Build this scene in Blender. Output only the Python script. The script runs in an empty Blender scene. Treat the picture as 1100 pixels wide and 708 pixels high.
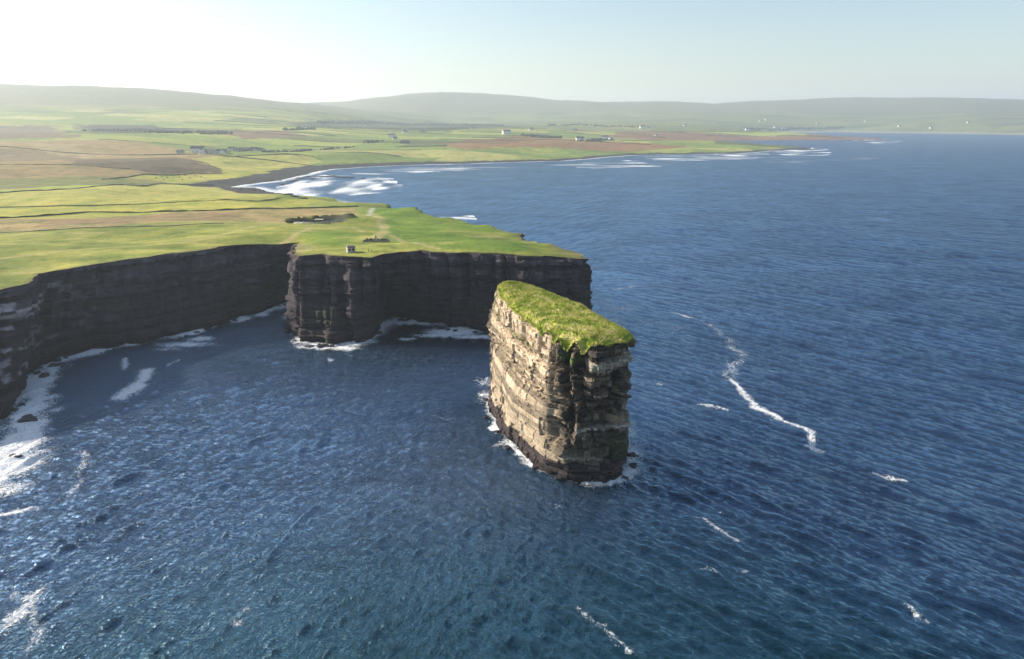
import bpy, bmesh, math, random, time
_T0 = time.time()
import numpy as np
from mathutils import Vector, geometry
rnd = random.Random(7); nrs = np.random.RandomState(11)
S = bpy.context.scene; COL = S.collection
PITCH = math.atan((354-128)/733); CH = 103.0
CP, SP = math.cos(PITCH), math.sin(PITCH)

# ------------------------------------------------------------------ helpers
def ray(px, py):
    a = (px-550)/733; b = (354-py)/733
    return a, CP+b*SP, -SP+b*CP
def un(px, py, z=0.0):
    d = ray(px, py); t = (z-CH)/d[2]
    return d[0]*t, d[1]*t
def hsh(*a):                                   # vector hash -> 0..1
    h = np.zeros(np.broadcast(*a).shape, dtype=np.int64) if len(a) > 1 else np.zeros(np.shape(a[0]), dtype=np.int64)
    for i, v in enumerate(a):
        h = (h ^ (np.asarray(v).astype(np.int64)*(374761393+668265263*i+1013*i*i))) & 0xffffffff
        h = ((h ^ (h >> 13))*1274126177) & 0xffffffff
        h = h ^ (h >> 16)
    return (h & 0xffffff)/float(0x1000000)
def vnoise(x, y, seed=0):                      # smooth value noise -1..1
    xi = np.floor(x); yi = np.floor(y); fx = x-xi; fy = y-yi
    fx = fx*fx*(3-2*fx); fy = fy*fy*(3-2*fy)
    xi = xi.astype(np.int64)+5000; yi = yi.astype(np.int64)+5000
    s = np.full(xi.shape, seed, dtype=np.int64)
    a = hsh(xi, yi, s); b = hsh(xi+1, yi, s); c = hsh(xi, yi+1, s); d = hsh(xi+1, yi+1, s)
    return ((a*(1-fx)+b*fx)*(1-fy)+(c*(1-fx)+d*fx)*fy)*2-1
def fbm(x, y, sc, oct=4, seed=0, gain=.5):
    r = 0; a = 1; t = 0
    for o in range(oct):
        c, s = math.cos(.6*o+.3), math.sin(.6*o+.3)
        r = r+a*vnoise((x*c-y*s)/sc, (x*s+y*c)/sc, seed+o*17); t += a; a *= gain; sc *= .5
    return r/t
def sstep(a, b, x):
    t = np.clip((x-a)/(b-a), 0, 1); return t*t*(3-2*t)
def inpoly(px, py, poly):
    poly = np.asarray(poly); n = len(poly); r = np.zeros(px.shape, bool); j = n-1
    for i in range(n):
        xi, yi = poly[i]; xj, yj = poly[j]
        if yi != yj:
            r ^= ((yi > py) != (yj > py)) & (px < (xj-xi)*(py-yi)/(yj-yi)+xi)
        j = i
    return r
def dline(px, py, line, closed=False):         # distance to a polyline
    d = np.full(px.shape, 1e18); m = len(line)
    for i in range(m if closed else m-1):
        ax, ay = line[i][:2]; bx, by = line[(i+1) % m][:2]
        ex, ey = bx-ax, by-ay; L = ex*ex+ey*ey+1e-9
        t = np.clip(((px-ax)*ex+(py-ay)*ey)/L, 0, 1)
        d = np.minimum(d, (px-ax-t*ex)**2+(py-ay-t*ey)**2)
    return np.sqrt(d)
def mesh_np(name, v, f, mat=None, smooth=True, cols=None, attrs=None):
    v = np.asarray(v, np.float32); f = np.asarray(f, np.int32); k = f.shape[1]
    me = bpy.data.meshes.new(name)
    me.vertices.add(len(v)); me.vertices.foreach_set('co', v.ravel())
    me.loops.add(f.size); me.loops.foreach_set('vertex_index', f.ravel())
    me.polygons.add(len(f)); me.polygons.foreach_set('loop_start', np.arange(0, f.size, k, dtype=np.int32))
    me.polygons.foreach_set('loop_total', np.full(len(f), k, np.int32))
    me.polygons.foreach_set('use_smooth', np.full(len(f), smooth))
    me.update(calc_edges=True); me.validate()
    if cols is not None:
        a = me.color_attributes.new('tint', 'FLOAT_COLOR', 'POINT')
        c = np.ones((len(v), 4), np.float32); c[:, :cols.shape[1]] = cols; a.data.foreach_set('color', c.ravel())
    for n, arr in (attrs or {}).items():
        a = me.attributes.new(n, 'FLOAT', 'POINT'); a.data.foreach_set('value', np.asarray(arr, np.float32))
    if mat: me.materials.append(mat)
    return me
def link(name, me, parent=None, loc=None, **k):
    o = bpy.data.objects.new(name, me); COL.objects.link(o)
    if parent is not None: o.parent = parent
    if loc is not None: o.location = loc
    for a, b in k.items(): o[a] = b
    return o
def thing(name, label, cat, loc, rz=0, group=None):
    o = bpy.data.objects.new(name, None); COL.objects.link(o); o.location = loc; o.rotation_euler = (0, 0, rz)
    o.empty_display_size = 1; o['label'] = label; o['category'] = cat
    if group: o['group'] = group
    return o
def bm_obj(name, bm, mat, parent=None, smooth=False, **k):
    bmesh.ops.recalc_face_normals(bm, faces=bm.faces)
    me = bpy.data.meshes.new(name); bm.to_mesh(me); bm.free()
    for p in me.polygons: p.use_smooth = smooth
    if mat: me.materials.append(mat)
    return link(name, me, parent, **k)
def box(bm, x0, x1, y0, y1, z0, z1, jit=0):
    vs = [bm.verts.new((x+rnd.uniform(-jit, jit), y+rnd.uniform(-jit, jit), z+rnd.uniform(-jit, jit))) for x in (x0, x1) for y in (y0, y1) for z in (z0, z1)]
    for q in ((0, 1, 3, 2), (4, 6, 7, 5), (0, 4, 5, 1), (2, 3, 7, 6), (0, 2, 6, 4), (1, 5, 7, 3)): bm.faces.new([vs[i] for i in q])

# ------------------------------------------------------------------ materials
def newmat(name):
    m = bpy.data.materials.new(name); m.use_nodes = True
    nt = m.node_tree; b = nt.nodes['Principled BSDF']; return m, nt, b
def nd(nt, t, **k):
    n = nt.nodes.new(t)
    for a, v in k.items():
        if a in n.inputs.keys() if isinstance(a, str) else False: n.inputs[a].default_value = v
        else: setattr(n, a, v)
    return n
def L(nt, a, b): nt.links.new(a, b)
def noise(nt, scale, detail=4, rough=.55, vec=None, dist=0):
    n = nt.nodes.new('ShaderNodeTexNoise'); n.inputs['Scale'].default_value = scale
    n.inputs['Detail'].default_value = detail; n.inputs['Roughness'].default_value = rough; n.inputs['Distortion'].default_value = dist
    if vec is not None: L(nt, vec, n.inputs['Vector'])
    return n
def ramp(nt, fac, stops):
    r = nt.nodes.new('ShaderNodeValToRGB'); e = r.color_ramp.elements
    while len(e) < len(stops): e.new(.5)
    for q, (p, c) in zip(e, stops): q.position = p; q.color = (*c, 1) if len(c) == 3 else c
    L(nt, fac, r.inputs[0]); return r.outputs[0]
def mixc(nt, f, a, b, mode='MIX'):
    m = nt.nodes.new('ShaderNodeMix'); m.data_type = 'RGBA'; m.blend_type = mode
    for sock, v in ((m.inputs[0], f), (m.inputs[6], a), (m.inputs[7], b)):
        if hasattr(v, 'is_output'): L(nt, v, sock)
        else: sock.default_value = v if not isinstance(v, tuple) or len(v) == 4 else (*v, 1)
    return m.outputs[2]
def mth(nt, op, a, b=None, clamp=False):
    m = nt.nodes.new('ShaderNodeMath'); m.operation = op; m.use_clamp = clamp
    for i, v in enumerate((a, b)):
        if v is None: continue
        if hasattr(v, 'is_output'): L(nt, v, m.inputs[i])
        else: m.inputs[i].default_value = v
    return m.outputs[0]
def bump(nt, b, h, strength, dist, prev=None):
    n = nt.nodes.new('ShaderNodeBump'); n.inputs['Strength'].default_value = strength; n.inputs['Distance'].default_value = dist
    L(nt, h, n.inputs['Height'])
    if prev is not None: L(nt, prev, n.inputs['Normal'])
    L(nt, n.outputs[0], b.inputs['Normal']); return n.outputs[0]
def pos(nt, sx=1, sy=1, sz=1):
    g = nt.nodes.new('ShaderNodeNewGeometry'); m = nt.nodes.new('ShaderNodeMapping'); m.inputs['Scale'].default_value = (sx, sy, sz)
    L(nt, g.outputs['Position'], m.inputs['Vector']); return m.outputs[0]
def attr(nt, n='tint'):
    a = nt.nodes.new('ShaderNodeAttribute'); a.attribute_name = n; return a

def simple(name, col, rough=.8, var=.25, sc=1.0):
    m, nt, b = newmat(name)
    n = noise(nt, sc, 5, .6, pos(nt))
    v = ramp(nt, n.outputs[0], [(.3, tuple(c*(1-var) for c in col)), (.7, tuple(min(1, c*(1+var)) for c in col))])
    L(nt, v, b.inputs['Base Color']); b.inputs['Roughness'].default_value = rough
    b.inputs['Specular IOR Level'].default_value = .25
    return m

# rock: vertex tint x strata / stain noise
def rockmat(name, strata=1.0, bumpd=.35):
    m, nt, b = newmat(name); a = attr(nt)
    n1 = noise(nt, 1.0, 6, .65, pos(nt, .25, .25, 2.2))          # bedding planes
    n2 = noise(nt, 1.0, 6, .7, pos(nt, 1.3, 1.3, .8))
    n3 = noise(nt, 1.0, 5, .6, pos(nt, .5, .5, .09))             # vertical stains
    c = mixc(nt, .9*strata, a.outputs['Color'], ramp(nt, n1.outputs[0], [(.3, (.55, .53, .55)), (.5, (1, 1, 1)), (.7, (1.5, 1.45, 1.35))]), 'MULTIPLY')
    c = mixc(nt, .8, c, ramp(nt, n2.outputs[0], [(.3, (.5, .5, .52)), (.52, (1, 1, 1)), (.75, (1.5, 1.45, 1.4))]), 'MULTIPLY')
    c = mixc(nt, .6, c, ramp(nt, n3.outputs[0], [(.35, (.6, .6, .62)), (.6, (1.15, 1.12, 1.1))]), 'MULTIPLY')
    L(nt, c, b.inputs['Base Color']); b.inputs['Roughness'].default_value = .88; b.inputs['Specular IOR Level'].default_value = .3
    h = mth(nt, 'ADD', n1.outputs[0], mth(nt, 'MULTIPLY', n2.outputs[0], .7))
    bump(nt, b, h, .9, bumpd); return m
M_rock = rockmat('stack_rock_layers'); M_cliff = rockmat('dark_cliff_rock', .8, .6)

# land: vertex tint x multi scale variation
m, nt, b = newmat('pasture_and_moor'); M_land = m; a = attr(nt)
n1 = noise(nt, .045, 6, .6, pos(nt)); n2 = noise(nt, .35, 6, .7, pos(nt)); n3 = noise(nt, .006, 5, .6, pos(nt)); n4 = noise(nt, .02, 5, .6, pos(nt, 1, 2.6, 1))
c = mixc(nt, .75, a.outputs['Color'], ramp(nt, n1.outputs[0], [(.3, (.5, .68, .48)), (.5, (1, 1, 1)), (.7, (1.5, 1.32, 1.3))]), 'MULTIPLY')
c = mixc(nt, .7, c, ramp(nt, n2.outputs[0], [(.3, (.55, .6, .5)), (.5, (1, 1, 1)), (.75, (1.45, 1.4, 1.5))]), 'MULTIPLY')
c = mixc(nt, .5, c, ramp(nt, n3.outputs[0], [(.3, (.8, .85, .75)), (.7, (1.15, 1.1, 1.0))]), 'MULTIPLY')
c = mixc(nt, .6, c, ramp(nt, n4.outputs[0], [(.35, (.72, .85, .7)), (.65, (1.2, 1.13, 1.1))]), 'MULTIPLY')
L(nt, c, b.inputs['Base Color']); b.inputs['Roughness'].default_value = .95; b.inputs['Specular IOR Level'].default_value = .1
bump(nt, b, mth(nt, 'ADD', n2.outputs[0], mth(nt, 'MULTIPLY', n1.outputs[0], 3.0)), .7, .9)

# grass on the stack
m, nt, b = newmat('stack_grass'); M_grass = m
n1 = noise(nt, .32, 5, .6, pos(nt)); n2 = noise(nt, 1.5, 6, .75, pos(nt))
c = ramp(nt, n1.outputs[0], [(.3, (.13, .20, .014)), (.42, (.25, .34, .04)), (.51, (.42, .44, .08)), (.64, (.62, .56, .22))])
c = mixc(nt, .8, c, ramp(nt, n2.outputs[0], [(.3, (.25, .32, .2)), (.5, (1, 1, 1)), (.68, (1.7, 1.55, 1.6))]), 'MULTIPLY')
L(nt, c, b.inputs['Base Color']); b.inputs['Roughness'].default_value = .9; b.inputs['Specular IOR Level'].default_value = .15
bump(nt, b, n2.outputs[0], .8, .4)

# sea
m, nt, b = newmat('sea_water'); M_sea = m
g = nt.nodes.new('ShaderNodeNewGeometry')
fa = attr(nt, 'foam'); va = attr(nt, 'turbid')
def dirn(rot, sc, sx, sy, det=6, rough=.62):
    gg = nt.nodes.new('ShaderNodeNewGeometry'); r0 = nt.nodes.new('ShaderNodeMapping'); r0.inputs['Rotation'].default_value = (0, 0, math.radians(-rot)); L(nt, gg.outputs['Position'], r0.inputs['Vector'])
    r1 = nt.nodes.new('ShaderNodeMapping'); r1.inputs['Scale'].default_value = (sx, sy, 1); L(nt, r0.outputs[0], r1.inputs['Vector']); return noise(nt, sc, det, rough, r1.outputs[0], .4)
side = attr(nt, 'side')
def sided(sc, sx, sy, det=6):
    m_ = nt.nodes.new('ShaderNodeMix'); L(nt, side.outputs['Fac'], m_.inputs[0]); L(nt, dirn(158, sc, sx, sy, det).outputs[0], m_.inputs[2]); L(nt, dirn(50, sc, sx, sy, det).outputs[0], m_.inputs[3]); return m_.outputs[0]
W1 = sided(.50, 1.5, .62); W2 = sided(1.3, 1.4, .7, 4); w3 = noise(nt, .13, 4, .55, pos(nt))
base = ramp(nt, w3.outputs[0], [(.35, (.0002, .0036, .0145)), (.65, (.0004, .0065, .025))])
base = mixc(nt, va.outputs['Fac'], base, (.0004, .022, .029))
f1 = noise(nt, .55, 9, .78, pos(nt), 2.2); f2 = noise(nt, .09, 5, .6, pos(nt), 1.0)
fn = mth(nt, 'ADD', mth(nt, 'MULTIPLY', f1.outputs[0], 1.75), mth(nt, 'MULTIPLY', f2.outputs[0], .15))
t = mth(nt, 'SUBTRACT', mth(nt, 'ADD', fa.outputs['Fac'], fn), 1.49)
foam = mth(nt, 'MULTIPLY', t, 4.0, True)
c = mixc(nt, foam, base, (.88, .90, .92))
L(nt, c, b.inputs['Base Color'])
L(nt, mth(nt, 'ADD', mth(nt, 'MULTIPLY', foam, .6), .09), b.inputs['Roughness'])
b.inputs['IOR'].default_value = 1.85; b.inputs['Specular Tint'].default_value = (.27, .58, 1.0, 1)
h = mth(nt, 'ADD', mth(nt, 'MULTIPLY', W1, 1.0), mth(nt, 'MULTIPLY', W2, .5))
bump(nt, b, h, 1.0, 1.6)
b.subsurface_method = 'BURLEY'; b.inputs['Subsurface Weight'].default_value = 1; b.inputs['Subsurface Radius'].default_value = (.8, .9, 1.0); b.inputs['Subsurface Scale'].default_value = 10.0
L(nt, mth(nt, 'SUBTRACT', 1.0, foam), b.inputs['Subsurface Weight'])

b.inputs['Specular IOR Level'].default_value = 0.0
bn_ = b.inputs['Normal'].links[0].from_socket
gl = nt.nodes.new('ShaderNodeBsdfGlossy'); gl.inputs['Roughness'].default_value = .10; L(nt, bn_, gl.inputs['Normal'])
L(nt, mixc(nt, va.outputs['Fac'], (.46, .68, .95), (.24, .56, .66)), gl.inputs['Color'])
fr = nt.nodes.new('ShaderNodeFresnel'); fr.inputs['IOR'].default_value = 1.30; L(nt, bn_, fr.inputs['Normal'])
gw = noise(nt, .014, 5, .6, pos(nt, 1, 1.8, 1), .8); gust = mth(nt, 'ADD', mth(nt, 'MULTIPLY', gw.outputs[0], .54), .04)
fr2 = nt.nodes.new('ShaderNodeFresnel'); fr2.inputs['IOR'].default_value = 1.30
ms = nt.nodes.new('ShaderNodeMixShader'); L(nt, mth(nt, 'MULTIPLY', mth(nt, 'MULTIPLY', fr.outputs[0], mth(nt, 'ADD', gust, mth(nt, 'MINIMUM', mth(nt, 'MULTIPLY', fr2.outputs[0], .9), .30))), mth(nt, 'SUBTRACT', 1.0, foam)), ms.inputs[0])
L(nt, b.outputs[0], ms.inputs[1]); L(nt, gl.outputs[0], ms.inputs[2]); L(nt, ms.outputs[0], nt.nodes['Material Output'].inputs['Surface'])

M_white = simple('white_render', (.75, .74, .70), .8, .08, .3)
M_greyw = simple('grey_render', (.42, .40, .37), .85, .12, .3)
M_slate = simple('slate_roof', (.07, .075, .085), .6, .2, .5)
M_stone = simple('field_stone', (.17, .155, .13), .95, .5, 1.4)
M_pale = simple('pale_stone', (.42, .39, .33), .95, .4, 1.2)
M_hedge = simple('hedge_foliage', (.045, .06, .022), .95, .45, .4)
M_wood = simple('wood_canopy', (.045, .06, .032), .95, .5, .08)
M_dark = simple('dark_opening', (.02, .02, .022), .7, .2, 1)
M_cow = simple('cow_hide', (.03, .025, .02), .8, .4, 1)
M_coat = simple('dark_coat', (.03, .035, .05), .8, .2, 3)
M_coat2 = simple('grey_coat', (.12, .12, .13), .8, .2, 3)
M_wetrock = simple('wet_shore_rock', (.035, .032, .034), .6, .5, .6)

# ------------------------------------------------------------------ cliff line: (top x, y, z, base x, y)
CL = [(-420, 90, 33, -390, 60), (-330, 150, 34, -300, 118), (-262, 205, 36, -222, 172), (-228, 240, 37, -196, 200), (-209, 270, 37, -183, 224),
      (-206, 283, 37, -190, 242), (-215, 303, 37, -203, 272), (-209, 312, 37, -205, 290), (-200.5, 321.4, 37, -198.5, 305), (-183, 340, 37, -173, 313),
      (-162.6, 369, 36, -155, 340), (-157, 384, 35, -149, 355), (-150, 389, 34, -143, 368), (-137, 401, 32, -131, 388), (-128, 404, 32, -126, 391),
      (-121, 372, 35, -119, 365), (-111, 335, 38.5, -107, 323), (-105, 329, 39, -103, 316), (-94.6, 333, 39.5, -91, 311), (-77, 330, 39.5, -75, 312),
      (-69, 329, 39.5, -68.5, 322), (-63.5, 333, 40, -66, 350), (-55.7, 339, 40, -57, 354), (-47, 342, 40, -47, 349), (-30, 336, 40, -31, 336),
      (-13.7, 332, 40, -14, 332), (0, 330.5, 40, 1, 330), (13.5, 328.5, 39.5, 15, 324), (25, 330, 38.5, 27, 325), (32.5, 332, 36.5, 34, 324),
      (37, 341, 35, 39, 336), (35.5, 358, 34, 39, 358), (27, 388, 32.5, 32, 390), (12, 428, 30, 17, 432), (-8, 490, 27, -2, 496),
      (-34, 545, 24, -28, 552), (-66, 600, 20.5, -60, 608), (-112, 690, 14, -104, 698), (-155, 765, 9, -146, 772), (-200, 830, 6, -190, 838),
      (-245, 892, 3.5, -236, 900), (-300, 960, 1.5, -294, 966), (-330, 985, .5, -326, 990)]
CLt = np.array([c[:2] for c in CL]); CLz = np.array([c[2] for c in CL]); CLb = np.array([c[3:] for c in CL])
# far coast (waterline, z = 0)
COAST = [(-330, 985), (-372, 1040), (-408, 1090), (-450, 1098), (-440, 1140), (-412, 1215), (-404, 1300), (-402, 1369), (-403, 1440), (-385, 1510), (-340, 1570), (-280, 1622),
         (-200, 1660), (-112, 1690), (0, 1755), (119, 1805), (200, 1900), (296, 2035), (380, 2110), (482, 2144), (600, 2170), (699, 2202), (790, 2290), (880, 2400), (990, 2474), (1085, 2560), (1120, 2640),
         (1078, 2724), (980, 2850), (900, 3050), (880, 3250), (943, 3413), (1100, 3520), (1350, 3560), (1600, 3610), (1800, 3650), (1930, 3700), (2010, 3790), (1950, 3900), (1800, 4100), (1750, 4500), (1950, 5200), (2300, 5700), (2700, 5870),
         (3000, 5500), (3487, 4900), (4300, 4300), (5500, 3600), (9000, 2600), (16000, 2000)]
# signed side polygon of the land seen by the beach rule
LANDPOLY = [tuple(p) for p in CLt] + COAST[1:] + [(16000, 16500), (-16000, 16500), (-16000, 60), (-420, 60)]
# elevation control points
EC = [tuple((c[0], c[1], c[2], 30)) for c in CL[::1]]
EC += [(-300, 330, 37, 60), (-420, 260, 36, 80), (-350, 450, 31, 90), (-250, 450, 31, 60), (-100, 400, 35, 50), (-60, 420, 33, 40), (-80, 500, 27, 60), (-180, 600, 22, 80),
       (-330, 620, 23, 90), (-550, 650, 25, 120), (-230, 780, 10, 60), (-400, 850, 11, 90), (-650, 950, 17, 150), (-500, 1020, 7, 80), (-1000, 1000, 28, 250), (-520, 1200, 5, 100),
       (-900, 1500, 25, 250), (-500, 1450, 6, 90), (-420, 1620, 6, 100), (-1500, 1500, 40, 400), (-250, 1750, 6, 120), (-500, 2000, 18, 300), (100, 1950, 8, 150), (350, 2300, 9, 200), (-200, 2600, 30, 400),
       (700, 2400, 7, 150), (1000, 2550, 5, 120), (500, 3000, 18, 300), (-1500, 2600, 60, 500), (-2600, 2600, 90, 700), (1300, 3650, 8, 200), (1850, 3750, 5, 150), (700, 4300, 28, 500), (-500, 4000, 55, 700), (-2000, 4200, 110, 900),
       (2100, 5900, 12, 500), (1500, 5000, 22, 500), (3000, 6200, 15, 500), (4000, 5500, 15, 500), (5500, 4300, 15, 600), (8000, 4500, 30, 1500), (0, 6500, 70, 1200), (3500, 8500, 70, 1500), (-5000, 5000, 120, 1500), (-6000, 2500, 90, 1500), (-2500, 1000, 45, 900), (0, 12000, 60, 3000), (8000, 12000, 60, 3000), (-9000, 12000, 90, 3000)]
EC = np.array(EC)
def ridge(x, y, Yr, wn, wf, pts, slope=0.0):
    xs, hs = [], []
    for px, py in pts:
        d = ray(px, py); xs.append(d[0]/d[1]*Yr); hs.append(CH+d[2]/d[1]*Yr-65)
    yy = Yr+slope*x+220*vnoise(x/1300.0, x*0+1.5, 5)
    prof = np.interp(x, xs, hs)*(1+.0*x)
    w = np.where(y < yy, wn, wf)
    return np.maximum(prof, 0)*np.exp(-((y-yy)/w)**2)
def clampcoast(x, y, z, prefix=True):
    return z
_coastline = [tuple(p) for p in CLb[38:]] + COAST[1:]
def elev(x, y):
    x = np.asarray(x, float); y = np.asarray(y, float)
    num = np.zeros(x.shape); den = np.zeros(x.shape)
    for cx, cy, cz, cr in EC:
        w = 1/(((x-cx)**2+(y-cy)**2)/cr**2+.12)**1.9; num += w*cz; den += w
    z = num/den
    far = sstep(1500, 3500, y)
    fm_ = sstep(4300, 6500, y); z = z*(1-fm_)+62*fm_
    z += far*(ridge(x, y, 6000, 1700, 1000, [(-500, 96), (-250, 92), (0, 91), (60, 93), (130, 97), (200, 101), (250, 105), (310, 112), (370, 119), (430, 128), (520, 140)])
              + .0*z)
    z += far*ridge(x, y, 9300, 1900, 1300, [(150, 128), (250, 118), (330, 112), (380, 109), (410, 105), (440, 101.5), (475, 100), (520, 102), (560, 105), (610, 110), (650, 116), (700, 122), (760, 130)])
    z += far*ridge(x, y, 9600, 2700, 1500, [(600, 130), (670, 122), (720, 116), (780, 112), (840, 108.5), (900, 106), (1000, 107), (1060, 107.5), (1100, 109), (1300, 108), (1600, 112)])
    z += far*fbm(x, y, 900, 6, 21, .58)*30*sstep(3500, 6000, y) + fbm(x, y, 420, 4, 3)*3.0*sstep(900, 1800, y)
    # near hummocks
    near = 1-sstep(900, 1500, y)
    z += near*(fbm(x, y, 60, 4, 9)*1.1+fbm(x, y, 14, 3, 31)*.28)*1.0
    # blowhole pit behind the headland
    e = np.sqrt(((x-PIT[0])/PIT[2])**2+((y-PIT[1])/PIT[3])**2)+.18*vnoise(x/7.0, y/7.0, 77)
    fb = sstep(-4, 6, y-PIT[1]); z -= 3.5*(1-sstep(.62, .95, e)); z += (.5+5.2*fb)*np.exp(-((e-1.25)/.24)**2)
    z += 3.2*np.exp(-((x-PIT[0]-36)/13)**2-((y-PIT[1]+2)/12)**2)
    return z
def coast_z(x, y, z):                            # beach rule: slope to the waterline
    d = dline(x, y, _coastline); s = inpoly(x, y, LANDPOLY)
    sd = np.where(s, d, -d)+fbm(x, y, 60, 3, 8)*7
    ramp_in = np.where(sd < 26, sd*.09, 2.3+(sd-26)*.10)
    beach = np.where(sd > 0, np.minimum(z, ramp_in), sd*.12)
    beach = np.maximum(beach, -6)
    return beach, sd
px0 = un(346, 237, 27); PIT = (px0[0], px0[1], 19.0, 15.0)
def land_at(x, y):
    xx = np.array([float(x)]); yy = np.array([float(y)]); z = elev(xx, yy)
    if y > 850: z, _ = coast_z(xx, yy, z)
    return float(z[0])
_ts = np.concatenate([np.linspace(200, 1000, 260), np.geomspace(1004, 14500, 420)])
_hf = {}
def unl(px, py):                                 # picture point -> first point of the land along that line of sight
    if (px, py) in _hf: return _hf[(px, py)]
    d = ray(px, py); x = d[0]/d[1]*_ts; y = _ts; zr = CH+d[2]/d[1]*_ts
    z = elev(x, y); zb = coast_z(x, y, z)[0]; wq = sstep(820, 960, y); z = z*(1-wq)+zb*wq
    z = np.maximum(z, 0)
    hit = np.nonzero((zr <= z) & inpoly(x, y, LANDPOLY))[0]
    if len(hit) == 0:
        k_ = int(np.argmin(np.abs(zr-z))); r_ = (float(x[k_]), float(y[k_]), float(z[k_]))
    else:
        k_ = hit[0]; g0, g1 = zr[k_-1]-z[k_-1], zr[k_]-z[k_]; f_ = g0/(g0-g1) if g0 > 0 and g0 != g1 else 1.0
        r_ = tuple(float(q[k_-1]*(1-f_)+q[k_]*f_) for q in (x, y, z))
    _hf[(px, py)] = r_
    return r_

# resample the cliff line
def resample(P, step):
    P = np.asarray(P, float); d = np.r_[0, np.cumsum(np.hypot(*np.diff(P[:, :2], axis=0).T))]
    n = int(d[-1]/step); s = np.linspace(0, d[-1], n)
    return np.stack([np.interp(s, d, P[:, k]) for k in range(P.shape[1])], 1), s
R, RS = resample([c for c in CL], 1.15)
TN = np.gradient(R[:, :2], axis=0); TN /= np.hypot(TN[:, 0], TN[:, 1])[:, None]
k = np.ones(9)/9; NB = np.stack([np.convolve(TN[:, 1], k, 'same'), np.convolve(-TN[:, 0], k, 'same')], 1); NB /= np.hypot(NB[:, 0], NB[:, 1])[:, None]
zz = RS*0
jag = vnoise(RS/9, zz, 41)*1.9+vnoise(RS/3.3, zz, 42)*.9+vnoise(RS/27, zz, 43)*2.2
blk = (hsh(np.floor(RS/6.0+vnoise(RS/11, zz, 4)*.4), zz+3)-.5)*2.4
fadeend = sstep(0, 60, RS[-1]-RS)
rimxy = R[:, :2]+NB*((jag+blk)*fadeend*.8)[:, None]
rimz = elev(rimxy[:, 0], rimxy[:, 1]); rimz = np.minimum(rimz, R[:, 2]+1.5)

# ------------------------------------------------------------------ strata displacement
def layers(seed, H, tmin, tmax):
    r = random.Random(seed); z = [-8.0]
    while z[-1] < H+4: z.append(z[-1]+r.uniform(tmin, tmax)*(1 if r.random() < .75 else 1.9))
    return np.array(z)
def strata(s, z, seed, LZ, ablock=.8, alayer=.8, per=None, wmin=1.2, wmax=4.5):
    dip = z+.15*np.sin(s/19.0)
    li = np.searchsorted(LZ, dip)-1
    w = wmin+(wmax-wmin)*hsh(li, li*0+seed); ph = hsh(li, li*0+seed+1)*10
    q = s/w+ph+.25*vnoise(s/5.0, li*1.0, seed+9); bi = np.floor(q); fr = q-bi
    lay = (hsh(li, li*0+seed+2)-.5)*2
    blk = (hsh(li, bi.astype(int)+500, li*0+seed+3)-.5)*2
    d = alayer*lay+ablock*blk*(.6+.4*vnoise(s/14.0, z/9.0, seed+5))
    d -= .55*ablock*((fr < .09) & (hsh(li, bi.astype(int)+77, li*0+seed) < .6))     # open joints
    # bedding gap: thin recess at the bottom of some layers
    zb = dip-LZ[np.clip(li, 0, len(LZ)-1)]
    d -= .6*alayer*((zb < .3) & (hsh(li, li*0+seed+6) < .6))
    # super blocks
    sl = np.floor(z/6.5+.8*vnoise(s/20.0, s*0, seed+8)); sb = np.floor(s/8.5+hsh(sl.astype(int)+40, sl.astype(int)*0+seed+7)*8)
    d += (hsh(sl.astype(int)+40, sb.astype(int)+40, li*0+seed+4)-.5)*2*ablock*1.1
    return d, li, lay, blk, sb

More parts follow.
